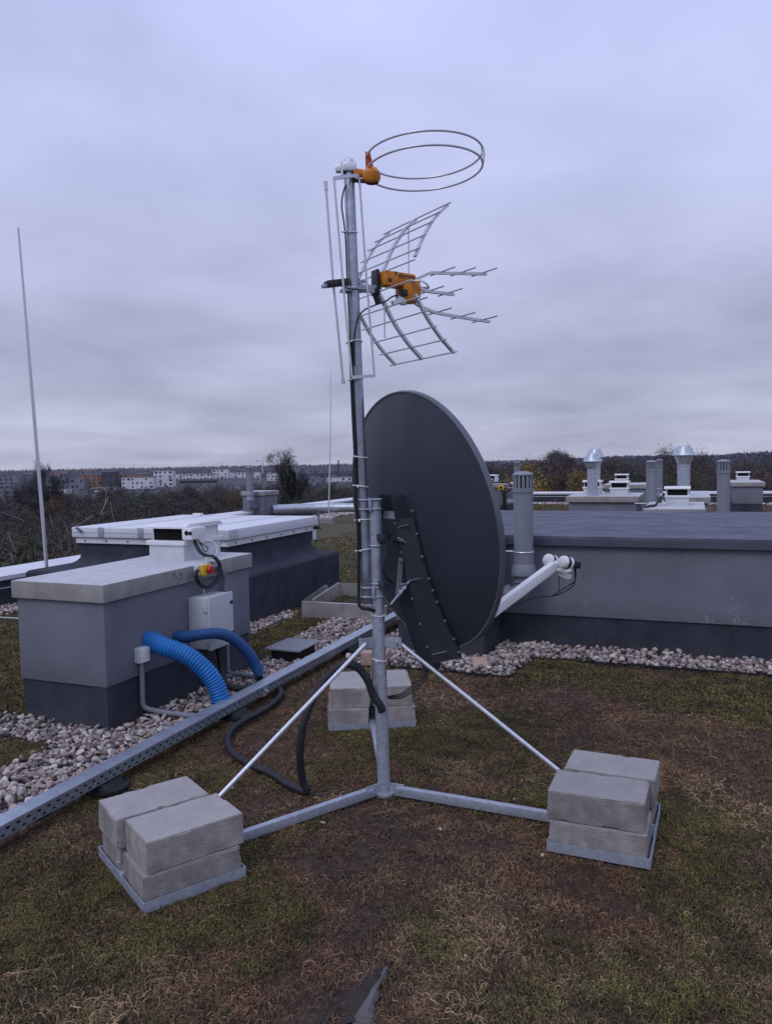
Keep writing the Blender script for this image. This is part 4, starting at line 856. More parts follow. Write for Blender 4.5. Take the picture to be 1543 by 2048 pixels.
mb = MB(); mb.span((-3.17,5.37,-.02), (-2.93,5.67,.112)); build('box', mb, M['black'], t, GM)
mb = MB()
for k in range(14): mb.span((-3.205+.0235*k, 5.33, .1145), (-3.193+.0235*k, 5.705, .1195))
for k in range(17): mb.span((-3.206, 5.331+.0229*k, .1197), (-2.885, 5.340+.0229*k, .1228))
mb.span((-3.206,5.328,.110), (-2.885,5.333,.1235)); build('grating', mb, M['grate'], t, GM)
mb = MB(); Mq = Matrix.Rotation(R(28), 3, 'Z') @ Matrix.Rotation(R(-38), 3, 'X'); mb.box((-1.50,5.62,.052), (.115,.022,.12), Mq, 0, .003); tag(build('paver_piece', mb, M['pink'], None, GM), 'pinkish paver piece leaning on pebbles under the dish', 'paver')
mb = MB(); mb.box((-2.34,5.56,.055), (.21,.12,.10), Matrix.Rotation(R(14), 3, 'Z'), 0, .004); tag(build('brick', mb, M['pink'], None, GM), 'pinkish brick on the pebbles behind the rear ballast blocks', 'brick')
# ------------------------------------------------------------------ long low rooftop building on the right
rb = thing('rooftop_extension', 'long low grey rendered rooftop structure with a bitumen roof', 'rooftop structure', at(0, 7.5))
mb = MB()
def wall(mb, poly, z0, z1): mb.prism(poly, (0,0,z0), (1,0,0), (0,1,0), (0,0,1), z1-z0)
OUT = [(-2.32,5.985),(-1.556,5.985),(-1.556,6.563),(6.0,6.563),(6.0,9.55),(-2.32,9.55)]
INN = [(-2.305,6.0),(-1.571,6.0),(-1.571,6.578),(6.0,6.578),(6.0,9.54),(-2.305,9.54)]
wall(mb, OUT, .275, .925); build('rendered_wall', mb, M['plaster'], rb, GM)
mb = MB(); wall(mb, INN, -.06, .276)
for uu in (-.755, .28, 1.3): mb.span((uu, 6.5745, 0), (uu+.006, 6.579, .2745))
mb.span((-1.72,5.9955,0), (-1.712,6.001,.2745)); build('plinth', mb, M['bitumen'], rb, GM)
ROOF = [(-2.36,5.945),(-1.516,5.945),(-1.516,6.523),(6.04,6.523),(6.04,9.6),(-2.36,9.6)]
mb = MB(); wall(mb, ROOF, .9255, .955); mb.v = [(x, y, z+(0 if z < .93 else max(0, (y-6.52))*.004)) for x, y, z in mb.v]
for vv in (7.08, 7.62, 8.6): mb.add([(-2.36,vv,.9575+(vv-6.52)*.004),(6.04,vv,.9575+(vv-6.52)*.004),(6.04,vv+.25,.9585+(vv-6.52)*.004),(-2.36,vv+.25,.9585+(vv-6.52)*.004),(-2.36,vv,.9545),(6.04,vv,.9545)], [(0,1,2,3),(0,4,5,1)])
build('roof', mb, M['bitumen_roof'], rb, GM)
mb = MB()
for a, b in zip(ROOF[:4], ROOF[1:4]):
    a, b = Vector((*a, .905)), Vector((*b, .905)); mb.bar(a, b, .008, .058)
mb.span((.565,6.514,.877), (.571,6.5182,.934)); build('edge_flashing', mb, M['flash'], rb, GM)
mb = MB()
r2 = np.random.default_rng(5)
pts2 = [(1.35+.006*k, .30+.012*k) for k in range(1)]
for cx, cz, w_, h_, n_ in ((.305,.43,.035,.17,26),(.33,.315,.06,.05,22),(.10,.31,.03,.04,8),(-.83,.37,.006,.03,4)):
    mb = MB()
    for k in range(n_):
        x, z = cx+r2.normal(0, .5)*w_, cz+r2.normal(0, .5)*h_; rr = r2.uniform(.004, .016)
        poly = [(x+rr*r2.uniform(.5,1.1)*math.cos(t), z+rr*2.0*r2.uniform(.5,1.1)*math.sin(t)) for t in np.linspace(0, 2*PI, 8)[:-1]]
        mb.add([(px, 6.5618-.0002*k/30, max(pz, .278)) for px, pz in poly], [list(range(7))])
    build('stain', mb, M['stain'], rb, GM)
mb = MB(); ed = [(-2.6,5.50,.0),(-1.9,5.505,.0),(-1.42,5.50,.0),(-1.245,5.53,.0),(-1.23,5.8,.0),(-1.20,6.08,0),(-.6,6.11,0),(.5,6.12,0),(3.4,6.12,0)]
pp = spline(ed, 8)
for a, b in zip(pp, pp[1:]): mb.bar(a+Vector((0,0,.002)), b+Vector((0,0,.002)), .004, .03)
tag(build('edging_strip', mb, M['black_plastic'], None, GM), 'thin dark edging strip between grass and the wall pebbles', 'edging')
# ------------------------------------------------------------------ pvc vent pipes (prototype, copied)
def make_vent(label, M_):
    t = thing('vent_pipe', label, 'vent pipe', M_, 'grey plastic vent pipes with slotted caps'); r_ = .079
    mb = MB(); mb.cyl((0,0,.73), (0,0,1.335), r_, n=30); mb.rev([(r_,1.33),(r_+.006,1.335),(r_+.006,1.368),(r_-.004,1.37)], (0,0,0), None, 30); build('pipe', mb, M['pvc'], t, 'l')
    mb = MB(); mb.rev([(r_-.012,1.362),(r_-.012,1.475)], (0,0,0), None, 24); build('cap_core', mb, M['void'], t, 'l')
    mb = MB()
    for k in range(14):
        a = 2*PI*k/14; mb.box(((r_-.003)*math.cos(a), (r_-.003)*math.sin(a), 1.42), (.01,.021,.106), Matrix.Rotation(a, 3, 'Z'))
    mb.rev([(r_+.001,1.472),(r_+.007,1.474),(r_+.008,1.482),(r_*.85,1.496),(r_*.45,1.506),(.001,1.509)], (0,0,0), None, 30); mb.rev([(.001,1.471),(r_+.001,1.472)], (0,0,0), None, 30); build('cap', mb, M['pvc'], t, 'l')
    mb = MB(); mb.rev([(r_+.003,.735),(r_+.004,.83),(r_,.832)], (0,0,0), None, 30); mb.rev([(r_+.002,.745),(r_+.014,.72),(r_+.028,.655),(r_+.026,.648),(r_*.8,.65)], (0,0,0), None, 30); build('collar', mb, M['pvc'], t, 'l')
    mb = MB(); mb.tube([(0,0,.66),(0,0,.60)]+[(-.10+.10*math.cos(a), 0, .58-.10*math.sin(a)) for a in np.linspace(.15, PI/2, 8)]+[(-.16,0,.48),(-.26,0,.48)], r_-.006, 22); mb.rev([(r_+.006,.59),(r_+.006,.615),(r_-.004,.617)], (0,0,0), None, 24); mb.tube([(-.11,0,.48),(-.14,0,.48)], r_+.006, 22); build('elbow', mb, M['conduit'], t, 'l')
    mb = MB(); mb.tube([((r_+.004)*math.cos(a), (r_+.004)*math.sin(a), .842) for a in np.linspace(0, 2*PI, 25)[:-1]], .006, 6, closed=True); mb.tube([(-r_,0,.842),(-.255,.02,.842)], .005, 6); build('strap', mb, M['galv_bright'], t, 'l')
    return t
VP0 = make_vent('large grey vent pipe with slotted cap beside the dish', at(-1.305, 6.31))
def vent_at(u, v, lab, s=1.0, rot=0):
    return copy_tree(VP0, at(u, v, 0, rot) @ Matrix.Diagonal((s, s, 1.035, 1)), lab)
# ------------------------------------------------------------------ far right shafts, fans, flues, pipes
shaft('distant wide shaft carrying one slim flue and two fans', -2.16, -.98, 14.65, 16.1, .06)
shaft('distant low concrete capped shaft directly behind the long roof', -.60, .10, 11.05, 12.8, .045)
shaft('distant shaft under the large silver flue', -.42, .22, 14.3, 16.9, .05)
shaft('far shaft seen between the fans and two grey pipes', -2.2, -1.14, 21.2, 22.8, .05)
shaft('far right shaft with tall dark plinth and white fan', .97, 1.67, 22.4, 24.6, .06, .34)
shaft('far shaft half hidden behind the dish with yellow switches', -6.3, -4.98, 22.25, 24.0, .05)
shaft('low far shaft at the right edge of the picture', 3.0, 4.2, 26.0, 27.6, .05)
FB_core = make_fan('white fan on the far wide shaft, right of the slim flue', at(-1.30, 15.2, .905))
for u, v, lab in ((-1.86, 15.75, 'white fan half hidden behind the slim flue'), (-1.82, 21.9, 'small far white fan above the wide shaft'), (-.22, 12.05, 'white fan on the low concrete cap behind the long roof'), (1.25, 23.4, 'white fan on the far right shaft'), (-5.72, 23.0, 'white fan beside the dish rim above yellow switches')):
    copy_tree(FB_core, at(u, v, .905), lab)
FB.name = 'roof_fan'
def make_flue(label, M_):
    t = thing('steel_flue', label, 'flue', M_, 'silver metal flues with conical cowls')
    mb = MB(); mb.cyl((0,0,0), (0,0,.55), .1, n=28)
    for k in range(7): mb.tube([(.101*math.cos(a), .101*math.sin(a), .05+.075*k+.012*a) for a in np.linspace(0, 2*PI, 25)], .004, 5)
    mb.rev([(.101,.54),(.106,.545),(.106,.575),(.10,.58)], (0,0,0), None, 28); build('pipe', mb, M['galv_duct'], t, 'l')
    mb = MB(); mb.rev([(.1,.578),(.155,.72),(.16,.74)], (0,0,0), None, 28); build('funnel', mb, M['galv_duct'], t, 'l')
    mb = MB()
    for k in range(3): a = 2*PI*k/3; mb.cyl((.13*math.cos(a), .13*math.sin(a), .64), (.15*math.cos(a), .15*math.sin(a), .78), .006, n=6)
    build('stay', mb, M['galv'], t, 'l')
    mb = MB(); mb.rev([(.001,.74),(.178,.745),(.185,.75),(.105,.905),(.10,.915),(.05,.93),(.001,.932)], (0,0,0), None, 28); build('cowl', mb, M['galv_duct'], t, 'l'); return t
FL = make_flue('slim silver flue on the front of the far wide shaft', at(-1.765, 14.85, .905) @ Matrix.Diagonal((.96,.96,.86,1)))
copy_tree(FL, at(-1.83, 15.85, .905) @ Matrix.Diagonal((1,1,.965,1)), 'silver flue standing behind the slim flue')
copy_tree(FL, at(-.17, 14.75, .905) @ Matrix.Diagonal((1.08,1.08,.97,1)), 'largest silver flue with wide cowl at right')
vent_at(-.63, 12.95, 'grey vent pipe left of the largest silver flue')
vent_at(-.75, 19.1, 'thinner looking grey vent pipe right behind its twin', .95)
vent_at(.355, 10.86, 'grey vent pipe standing left of the far right shaft')
vent_at(-4.30, 20.04, 'far grey vent pipe rising behind the large vent cap')
vent_at(-10.68, 17.24, 'grey stack pipe in front of the small distant left shaft', 1.1, -PI/2)
for k, (u, v) in enumerate(((-5.50, 22.2), (-5.22, 22.2))):
    t = thing('isolator_switch', ['left', 'right'][k]+' of two yellow switches on the shaft beside the dish rim', 'switch', at(u, v, .84))
    mb = MB(); mb.span((u-.075,22.10,.74), (u+.075,22.195,.88), bev=.005); build('cover', mb, M['yellow'], t, GM)
    mb = MB(); mb.cyl((u,22.099,.81), (u,22.06,.81), .04, n=14); build('knob', mb, M['black_plastic'], t, GM)
single('fan_cable', 'black cable hanging across the yellow switches far right', 'cable', [(-5.6,22.8,1.07),(-5.5,22.3,.96),(-5.25,22.15,.95),(-4.97,22.12,.93),(-4.94,22.12,.80),(-5.05,22.12,.68),(-5.2,22.12,.74)], .024, M['black'], frame=GM)
single('fan_cable', 'black cable curling off the fan on the low concrete cap', 'cable', [(-.41,11.9,1.07),(-.46,11.7,1.0),(-.50,11.5,.93),(-.58,11.3,.925),(-.66,11.1,.88),(-.67,11.0,.72)], .018, M['black'], frame=GM)
for k in range(2): single('thin_cable', ['pale','dark'][k]+' loop of lead beside the fan on the low concrete cap', 'cable', [(-.43,11.82,1.08),(-.46,11.75,.99),(-.44,11.65,.94+.02*k),(-.40,11.62,1.0+.02*k),(-.42,11.8,1.06)], .009, M['white' if k == 0 else 'black'], frame=GM)
single('coil', 'coiled dark spring hose hung on the shaft beside the dish rim', 'coil', [(-5.14+.05*math.sin(k*2.1), 22.16+.03*math.cos(k*2.1), .66-.016*k) for k in range(28)], .014, M['black'], 4, frame=GM)
# ------------------------------------------------------------------ torn mat corner in the foreground
mb = MB(); T0, T1, T2, T3 = Vector((-.022,2.335,.004)), Vector((-.12,2.09,.003)), Vector((-.42,2.02,-.014)), Vector((-.22,2.36,-.016))
nn_ = 22; vs = []; fs = []
for i in range(nn_+1):
    for j in range(nn_+1):
        a, b = i/nn_, j/nn_; p = (T0.lerp(T1, a)).lerp(T3.lerp(T2, a), b); n0 = float(vnoise(np.array([a*7+3]), np.array([b*7]))[0])
        vs.append(p+Vector(((n0-.5)*.012, (n0-.5)*.01, .010*(1-b)**4+(n0-.5)*.012)))
for i in range(nn_):
    for j in range(nn_): k = i*(nn_+1)+j; fs.append((k, k+1, k+nn_+2, k+nn_+1))
mb.add(vs, fs, 0, True)
tm = thing('torn_mat', 'torn corner of bare dark growing mat in the foreground', 'growing mat', Matrix.Translation((-.15,2.2,0)))
build('mat_sheet', mb, M['mat_dark'], tm, W)
mb = MB(); vs = []; fs = []
for i in range(nn_+1):
    a = i/nn_; p = T0.lerp(T1, a); n0 = float(vnoise(np.array([a*9]), np.array([2.2]))[0]); w_ = .004+.05*a*a
    vs += [p+Vector((-.004,0,.011+(n0-.5)*.010)), p+Vector((w_*.6,-.01,.014-.004*a+(n0-.5)*.010)), p+Vector((w_+(n0-.5)*.02,-.016,-.002))]
for i in range(nn_): fs += [(i*3, i*3+1, i*3+4, i*3+3), (i*3+1, i*3+2, i*3+5, i*3+4)]
mb.add(vs, fs, 0, True); build('fleece_edge', mb, M['mat_fleece'], tm, W)
lf = bpy.data.meshes.new('fallen_leaf'); lf.from_pydata([(-.02,0,.002),(-.008,.011,.006),(.012,.009,.003),(.024,0,.008),(.01,-.01,.004),(-.01,-.009,.007)], [], [(0,1,5),(1,2,4,5),(2,3,4)]); lf.materials.append(mat('pale_dead_leaf', (.36,.30,.22), .8, 0, .2, 60))
for k, (x_, y_, lb) in enumerate(((-.304,3.297,'pale dead leaf beside the left mast arm'), (.573,3.495,'pale dead leaf just behind the right mast arm'), (-.618,4.229,'pale dead leaf inside the loop of black hose'), (.60,2.985,'pale dead leaf touching the right tray corner'), (.208,3.218,'pale dead leaf on the bare soil patch'), (-.56,2.90,'pale dead leaf by the left tray front corner'), (-.78,3.68,'pale dead leaf behind the left ballast stack'))):
    o = bpy.data.objects.new('fallen_leaf', lf); COL.objects.link(o); o.location = (x_, y_, .022); o.scale = (.6,.6,.6); o.rotation_euler = (.3*(-1)**k, .2, k*1.3); tag(o, lb, 'leaf', 'pale dead leaves on the roof')
# ------------------------------------------------------------------ terrain and distance
GZ = -18.0
def terr(x, y):
    d = np.hypot(x, y); az = np.degrees(np.arctan2(x, y))
    right = 1/(1+np.exp(-(az-13)/5)); hill = np.clip((d-350)/900, 0, 1)
    far = np.clip((d-1500)/3500, 0, 1)
    return GZ+right*(hill**1.2*12.5)*(1+.25*np.sin(az*.5))+far*6+(fbm(x/160, y/160, 8, 3)-.5)*1.6*(1+right*2)
az_ = np.radians(np.linspace(-180, 180, 241)); dist = np.concatenate([np.linspace(0, 120, 10), np.geomspace(140, 14000, 60)])
aa, ds = np.meshgrid(az_, dist, indexing='ij'); x = (ds*np.sin(aa)).ravel(); y = (ds*np.cos(aa)).ravel(); z = terr(x, y)-(ds.ravel()**2)/(2*6.4e6)*.85
I = np.arange(len(x)).reshape(aa.shape); Q = np.stack([I[:-1,:-1], I[1:,:-1], I[1:,1:], I[:-1,1:]], -1).reshape(-1, 4)
tag(np_mesh('terrain', np.stack([x, y, z], 1), Q, M['terrain'], None, True), kind='structure')
def T(px_az, d): a = R(px_az); x, y = d*math.sin(a), d*math.cos(a); return x, y, float(terr(np.array([x]), np.array([y]))[0])
# ---- tree prototypes
def branchy(mb, p, d, L, r, lev, tips, maxlev, rnd, spread=.6, gnarl=.25):
    n = 4; pts = [p]; rr = [r]
    for i in range(n):
        d = (d+Vector((rnd.gauss(0, gnarl), rnd.gauss(0, gnarl), rnd.gauss(0, gnarl)*.6+.06))).normalized(); pts.append(pts[-1]+d*L/n); rr.append(r*(1-.5*(i+1)/n))
    mb.tube(pts, rr, 6 if lev < 2 else 4, cap=False)
    tips.append((pts[-1], d, lev)); 
    if lev >= 2: tips.append((pts[2], d, lev))
    if lev < maxlev:
        for k in range(rnd.choice((3, 4)) if lev else 6):
            t = rnd.uniform(.35, 1) if lev else .3+.7*(k+1)/6; i = min(int(t*n), n-1); q = pts[i].lerp(pts[i+1], t*n-i); a = rnd.uniform(0, 2*PI)
            s = Vector((math.cos(a), math.sin(a), rnd.uniform(-.1, .5))); dd_ = (d*(1-spread)+s*spread).normalized(); branchy(mb, q, dd_, L*rnd.uniform(.5, .72), rr[i]*.55, lev+1, tips, maxlev, rnd, spread, gnarl)
def quads_cloud(cent, size, asp, cols, r_):
    n = len(cent); d1 = r_.normal(0, 1, (n, 3)); d1 /= np.linalg.norm(d1, axis=1, keepdims=True); d2 = np.cross(d1, r_.normal(0, 1, (n, 3))); d2 /= np.linalg.norm(d2, axis=1, keepdims=True)
    a = d1*size[:, None]; b = d2*(size*asp)[:, None]; V = np.stack([cent-a-b, cent+a-b*.6, cent+a*.9+b, cent-a*.8+b*.8], 1).reshape(-1, 3)
    return V, np.arange(n*4).reshape(n, 4), np.repeat(cols, 4, 0)
def make_tree(seed, kind):
    rnd = random.Random(seed); r_ = np.random.default_rng(seed); H = 12.0; mb = MB(); tips = []
    bare = kind in ('bare', 'pale', 'mistletoe')
    lev = 4 if kind in ('pale', 'bare', 'mistletoe') else 3
    if kind == 'evergreen': mb.tube([(0,0,-.5),(0,0,4),(.1,0,H*.95)], [.22,.16,.03], 6)
    else: branchy(mb, Vector((0,0,-.5)), Vector((0,0,1)), H*.56, .20 if kind == 'pale' else .2, 0, tips, lev, rnd, .55 if kind != 'pale' else .62, .16 if kind != 'pale' else .22)
    pal = {'brown': [(.068,.054,.053),(.05,.044,.047),(.082,.062,.052)], 'red': [(.085,.052,.046),(.066,.046,.045),(.10,.064,.048)], 'green': [(.055,.062,.032),(.04,.05,.03),(.075,.07,.035)], 'yellow': [(.34,.22,.06),(.26,.165,.05),(.2,.15,.06)],
           'bare': [(.075,.066,.07),(.06,.054,.058)], 'pale': [(.12,.095,.09),(.10,.08,.075)], 'mistletoe': [(.06,.055,.055)], 'evergreen': [(.022,.032,.02),(.03,.04,.024)], 'ochre': [(.17,.11,.05),(.11,.075,.045),(.09,.07,.045)]}[kind]
    V = []; C = []; S = []; As = []
    if kind == 'evergreen':
        for k in range(2600):
            h = r_.uniform(.1, 1); rr = (1-h)**.7*2.6*math.sqrt(r_.uniform(.2, 1))*(1+.25*math.sin(h*31)); a = r_.uniform(0, 2*PI); V.append((rr*math.cos(a), rr*math.sin(a), h*H)); C.append(np.array(pal[r_.integers(len(pal))])*r_.uniform(.6, 1.3)); S.append(r_.uniform(.1, .3)); As.append(.6)
    else:
        per = {'brown': 70, 'red': 80, 'green': 90, 'yellow': 220, 'bare': 13, 'pale': 1, 'mistletoe': 3, 'ochre': 60}[kind]
        for p, d, lv in tips:
            if lv < 1: continue
            base = np.array(pal[r_.integers(len(pal))])*r_.uniform(.72, 1.25); rad = .85 if not bare else .55
            for k in range(per):
                q = np.array(p)+r_.normal(0, 1, 3)*rad*np.array([.62,.62,.5]); V.append(q); C.append(base*r_.uniform(.85, 1.15))
                tw = bare or r_.uniform() < (.1 if kind == 'yellow' else .45)
                S.append(r_.uniform(.25, .5) if tw else r_.uniform(.055, .125)*(1.25 if kind == 'yellow' else 1)); As.append((.06 if bare else .035) if tw else .6)
    if kind == 'mistletoe':
        for k in range(9):
            p, d, lv = rnd.choice(tips); rad = rnd.uniform(.5, 1.0)
            for q in range(260): v = r_.normal(0, 1, 3); v = v/np.linalg.norm(v)*rad*r_.uniform(.5, 1); V.append(np.array(p)+v); C.append(np.array((.024,.026,.02))*r_.uniform(.6, 1.3)); S.append(.22); As.append(.6)
    me = None
    if not V:
        o = None; zs = H/max(p[2] for p in mb.v); mb.v = [(p[0], p[1], p[2]*zs) for p in mb.v]
    if V:
        X = np.array(V); zs = H/np.percentile(X[:, 2], 99.5); X[:, 2] *= zs; mb.v = [(p[0], p[1], p[2]*zs) for p in mb.v]; S = np.array(S)*(1.0); v, q, c = quads_cloud(X, S, np.array(As), np.array(C), r_); o = np_mesh('crown', v, q, M['leaf'], c)
    return mb, o
TREES = {}
def proto(kind, seed, label, M_, name='tree'):
    mb, crown = make_tree(seed, kind); t = thing(name, label, 'tree', M_); tr = build('trunk', mb, M['bark_pale'] if kind == 'pale' else M['bark'], t, 'l', 60)
    if crown: crown.parent = t
    return t
used = {}
GRP = 'trees in the wood below the roof'
LAB = {'brown': 'bare brown twiggy tree in the wood below the roof', 'red': 'russet brown tree in the wood below the roof', 'green': 'olive green tree in the wood below the roof', 'bare': 'leafless grey tree in the wood below the roof', 'ochre': 'ochre leaved tree in the wood below the roof'}
def TM(az, d, s, h=1.0, rot=0): x, y, z = T(az, d); return Matrix.Translation((x, y, z)) @ Matrix.Rotation(rot, 4, 'Z') @ Matrix.Diagonal((s, s, s*h, 1))
PROT = {}
def plant(kind, var, az, d, s, label=None, h=1.0, group=GRP):
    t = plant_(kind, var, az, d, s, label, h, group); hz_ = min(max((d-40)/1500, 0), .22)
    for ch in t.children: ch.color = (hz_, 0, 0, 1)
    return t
def plant_(kind, var, az, d, s, label=None, h=1.0, group=GRP):
    rot = random.uniform(0, 2*PI); key = (kind, var); Mx = TM(az, d, s, h, rot)
    if key not in PROT:
        t = proto(kind, hash_seed[kind]*10+var, label or LAB[kind], Mx); t.matrix_world = Mx; t.scale = Mx.to_scale(); PROT[key] = t
        if group: t['group'] = group
        return t
    t = copy_tree(PROT[key], Mx, label or LAB[kind])
    if group: t['group'] = group
    elif 'group' in t: del t['group']
    return t
hash_seed = {'brown': 3, 'red': 5, 'green': 7, 'bare': 11, 'ochre': 13, 'yellow': 17, 'pale': 19, 'mistletoe': 23, 'evergreen': 29}
def pick_left(r): return 'brown' if r < .4 else 'red' if r < .52 else 'green' if r < .74 else 'bare' if r < .86 else 'ochre'
def pick_right(r): return 'brown' if r < .36 else 'red' if r < .62 else 'green' if r < .76 else 'bare' if r < .84 else 'ochre'
rt = random.Random(99); cnt = 0
for (a0, a1, dmin, dmax, n, pk, smin, smax) in ((-31, 0, 40, 95, 66, pick_left, .98, 1.26), (-30, 2, 95, 230, 100, pick_left, .92, 1.22), (6, 30, 70, 150, 34, pick_right, 1.25, 1.44), (5, 30, 150, 330, 84, pick_right, 1.3, 1.56)):
    pts = []; tries = 0
    while len(pts) < n and tries < 6000:
        tries += 1; a = rt.uniform(a0, a1); d = math.sqrt(rt.uniform(dmin**2, dmax**2)); p = (d*math.sin(R(a)), d*math.cos(R(a)))
        if all((p[0]-q[0])**2+(p[1]-q[1])**2 > (4.6+d*.013)**2 for q in pts): pts.append((p[0], p[1], a, d))
    for x_, y_, a, d in pts:
        if (a < -20.5 and d < 66) or (-9 < a < -5.2 and d < 80): continue
        plant(pk(rt.random()), rt.randrange(2), a, d, rt.uniform(smin, smax), None, rt.uniform(.95, 1.05))
def top_scale(az, d, ytop):                    # crown height so that the tree tops out at a sight line
    return (1.6+(925-.0183*(1540*math.tan(R(az)))-ytop)*d/1540-T(az, d)[2])/12.0
for kind, var, az, d, yt, wd, lab in (('pale', 0, -23.4, 42, 1015, .95, 'pale branched bare tree nearest the left roof edge'), ('pale', 1, -21.6, 47, 1035, .8, 'smaller pale bare tree right of the nearest pale one'),
    ('bare', 2, -24.3, 180, 932, .5, 'broad bare crown rising above the left skyline'), ('yellow', 0, 12.7, 84, 952, .62, 'bright yellow leaved tree behind the far parapet'),
    ('yellow', 1, 13.9, 92, 958, .5, 'lower yellow tree at the right of its brighter neighbour'), ('ochre', 2, 10.3, 88, 962, .5, 'small orange tree between the dish rim and vent pipe'),
    ('mistletoe', 0, -6.3, 70, 957, .42, 'bare tree full of dark mistletoe balls left of the rod'), ('mistletoe', 1, -7.75, 74, 940, .33, 'slender tree with dark clumps behind the small distant shaft'),
    ('bare', 3, -7.6, 150, 908, .7, 'slim bare tree standing tall on the skyline by the crane'), ('bare', 4, 12.9, 260, 903, .9, 'bare double crowned tree high on the right skyline'),
    ('red', 2, 11.3, 150, 921, .95, 'dark russet round tree above the yellow trees'), ('brown', 3, 21.5, 240, 898, .9, 'tall slim dark tree on the right skyline')):
    sc = top_scale(az, d, yt); plant(kind, var, az, d, sc*wd, lab, 1/wd, None)
# ---- far woodland: one mass
def woodland():
    P = []; Cc = []; S = []
    r_ = np.random.default_rng(4)
    def zone(a0, a1, d0, d1, n, h0, h1, pal, nq, qs):
        a = np.radians(r_.uniform(a0, a1, n)); d = d0*(d1/d0)**r_.uniform(0, 1, n); x = d*np.sin(a); y = d*np.cos(a); z = terr(x, y)-d*d/(2*6.4e6)*.85; H = r_.uniform(h0, h1, n)
        dens = fbm(x/90+d/300, y/90, 60, 3); k = dens > .36; x, y, z, H, d = x[k], y[k], z[k], H[k], d[k]; n = len(x)
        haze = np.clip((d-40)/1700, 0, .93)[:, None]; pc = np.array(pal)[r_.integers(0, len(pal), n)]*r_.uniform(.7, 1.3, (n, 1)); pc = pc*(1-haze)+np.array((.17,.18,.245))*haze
        f = r_.uniform(0, 1, (n, nq)); ang = r_.uniform(0, 2*PI, (n, nq)); hh = .25+.75*f; rr = H[:, None]*.34*np.sqrt(r_.uniform(0, 1, (n, nq)))*np.sqrt(np.maximum(1.12-hh, .05))*1.35
        X = np.stack([x[:, None]+rr*np.cos(ang), y[:, None]+rr*np.sin(ang), z[:, None]+H[:, None]*hh], -1).reshape(-1, 3)
        P.append(X); Cc.append(np.repeat(pc, nq, 0)*r_.uniform(.85, 1.15, (n*nq, 1))); S.append(np.repeat(H*qs, nq)*r_.uniform(.5, 1.3, n*nq))
    br = [(.058,.047,.047),(.07,.05,.044),(.05,.05,.038),(.06,.055,.056),(.085,.062,.044)]
    zone(-34, 6, 225, 370, 1500, 5.5, 9.5, br, 150, .032); zone(-34, 8, 370, 690, 900, 2.5, 4.8, br, 80, .06); zone(-34, 8, 930, 3200, 3600, 6, 9.5, br, 34, .085); zone(-34, 34, 3200, 6500, 3000, 9, 15, br, 8, .16)
    zone(5, 34, 320, 800, 2600, 9, 15, br, 150, .03); zone(5, 34, 800, 3200, 3600, 10, 15, br, 36, .07)
    X = np.concatenate(P); v, q, c = quads_cloud(X, np.concatenate(S), np.full(len(X), .8), np.concatenate(Cc), r_)
    wo = np_mesh('woodland', v, q, M['leaf'], c); wo.color = (0,0,0,1); tag(wo, 'far hazy brown woods covering the plain and the low hills', 'woodland', kind='stuff')
woodland()
# ---- town
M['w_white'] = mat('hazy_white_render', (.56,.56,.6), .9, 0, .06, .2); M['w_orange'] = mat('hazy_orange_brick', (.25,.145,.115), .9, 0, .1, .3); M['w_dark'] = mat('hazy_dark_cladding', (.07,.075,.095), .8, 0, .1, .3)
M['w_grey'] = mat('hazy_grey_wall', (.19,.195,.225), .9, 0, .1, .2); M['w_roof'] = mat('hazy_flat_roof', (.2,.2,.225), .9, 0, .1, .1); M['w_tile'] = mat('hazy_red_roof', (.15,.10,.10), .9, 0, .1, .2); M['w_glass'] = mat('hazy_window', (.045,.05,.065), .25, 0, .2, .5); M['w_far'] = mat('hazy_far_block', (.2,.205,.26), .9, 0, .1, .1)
def pix_az(px, py=950): return math.degrees(math.atan((px-771.5)/1540))   # bearing of a landmark from the roof
def house(label, az0, az1, d, h, wallm, floors=3, nwin=8, z=None, roof='flat', depth=12, name='apartment_building', group='blocks of the distant town', balcony=False):
    a0, a1 = R(az0), R(az1); p0 = Vector((d*math.tan(a0), d, 0)); p1 = Vector((d*math.tan(a1), d, 0)); w = (p1-p0).length; zb = GZ if z is None else z
    t = thing(name, label, 'building', Matrix.Translation((p0.x, d, zb)), group)
    mb = MB(); mb.span((0,0,-2), (w,depth,h)); build('wall', mb, wallm, t, 'l')
    if roof == 'flat': mb = MB(); mb.span((-.3,-.3,h+.01), (w+.3,depth+.3,h+.5)); build('roof', mb, M['w_roof'], t, 'l')
    else: mb = MB(); mb.prism([(-.6,h+.01),(depth/2,h+depth*.3),(depth+.6,h+.01)], (0,0,0), (0,1,0), (0,0,1), (1,0,0), w); build('roof', mb, M['w_tile'], t, 'l')
    rr = random.Random(int(w*100))
    for f in range(floors):
        z0 = h*(f+.32)/floors; z1 = h*(f+.78)/floors
        for k in range(nwin):
            if rr.random() < .16: continue
            x0 = w*(k+.28)/nwin; x1 = w*(k+(.62 if rr.random() < .7 else .9))/nwin; mb = MB(); mb.span((x0,-.12,z0), (x1,-.005,z1)); build('window', mb, M['w_glass'], t, 'l')
            if balcony and rr.random() < .3: mb = MB(); mb.span((x0-.4,-1.2,z0-.5), (x1+.4,-.13,z0+.5)); build('balcony', mb, M['w_grey'], t, 'l')
    return t
pa = pix_az
house('orange brick block left of the dark town block', pa(160), pa(205), 720, 13.2, M['w_orange'], 4, 5, balcony=True)
house('dark clad block between two orange blocks', pa(206), pa(232), 716, 15.4, M['w_dark'], 2, 2)
house('long orange brick block right of the dark town block', pa(233), pa(290), 735, 12.5, M['w_orange'], 4, 7, balcony=True)
house('white town block in front of the orange row', pa(245), pa(308), 690, 10.2, M['w_white'], 3, 7)
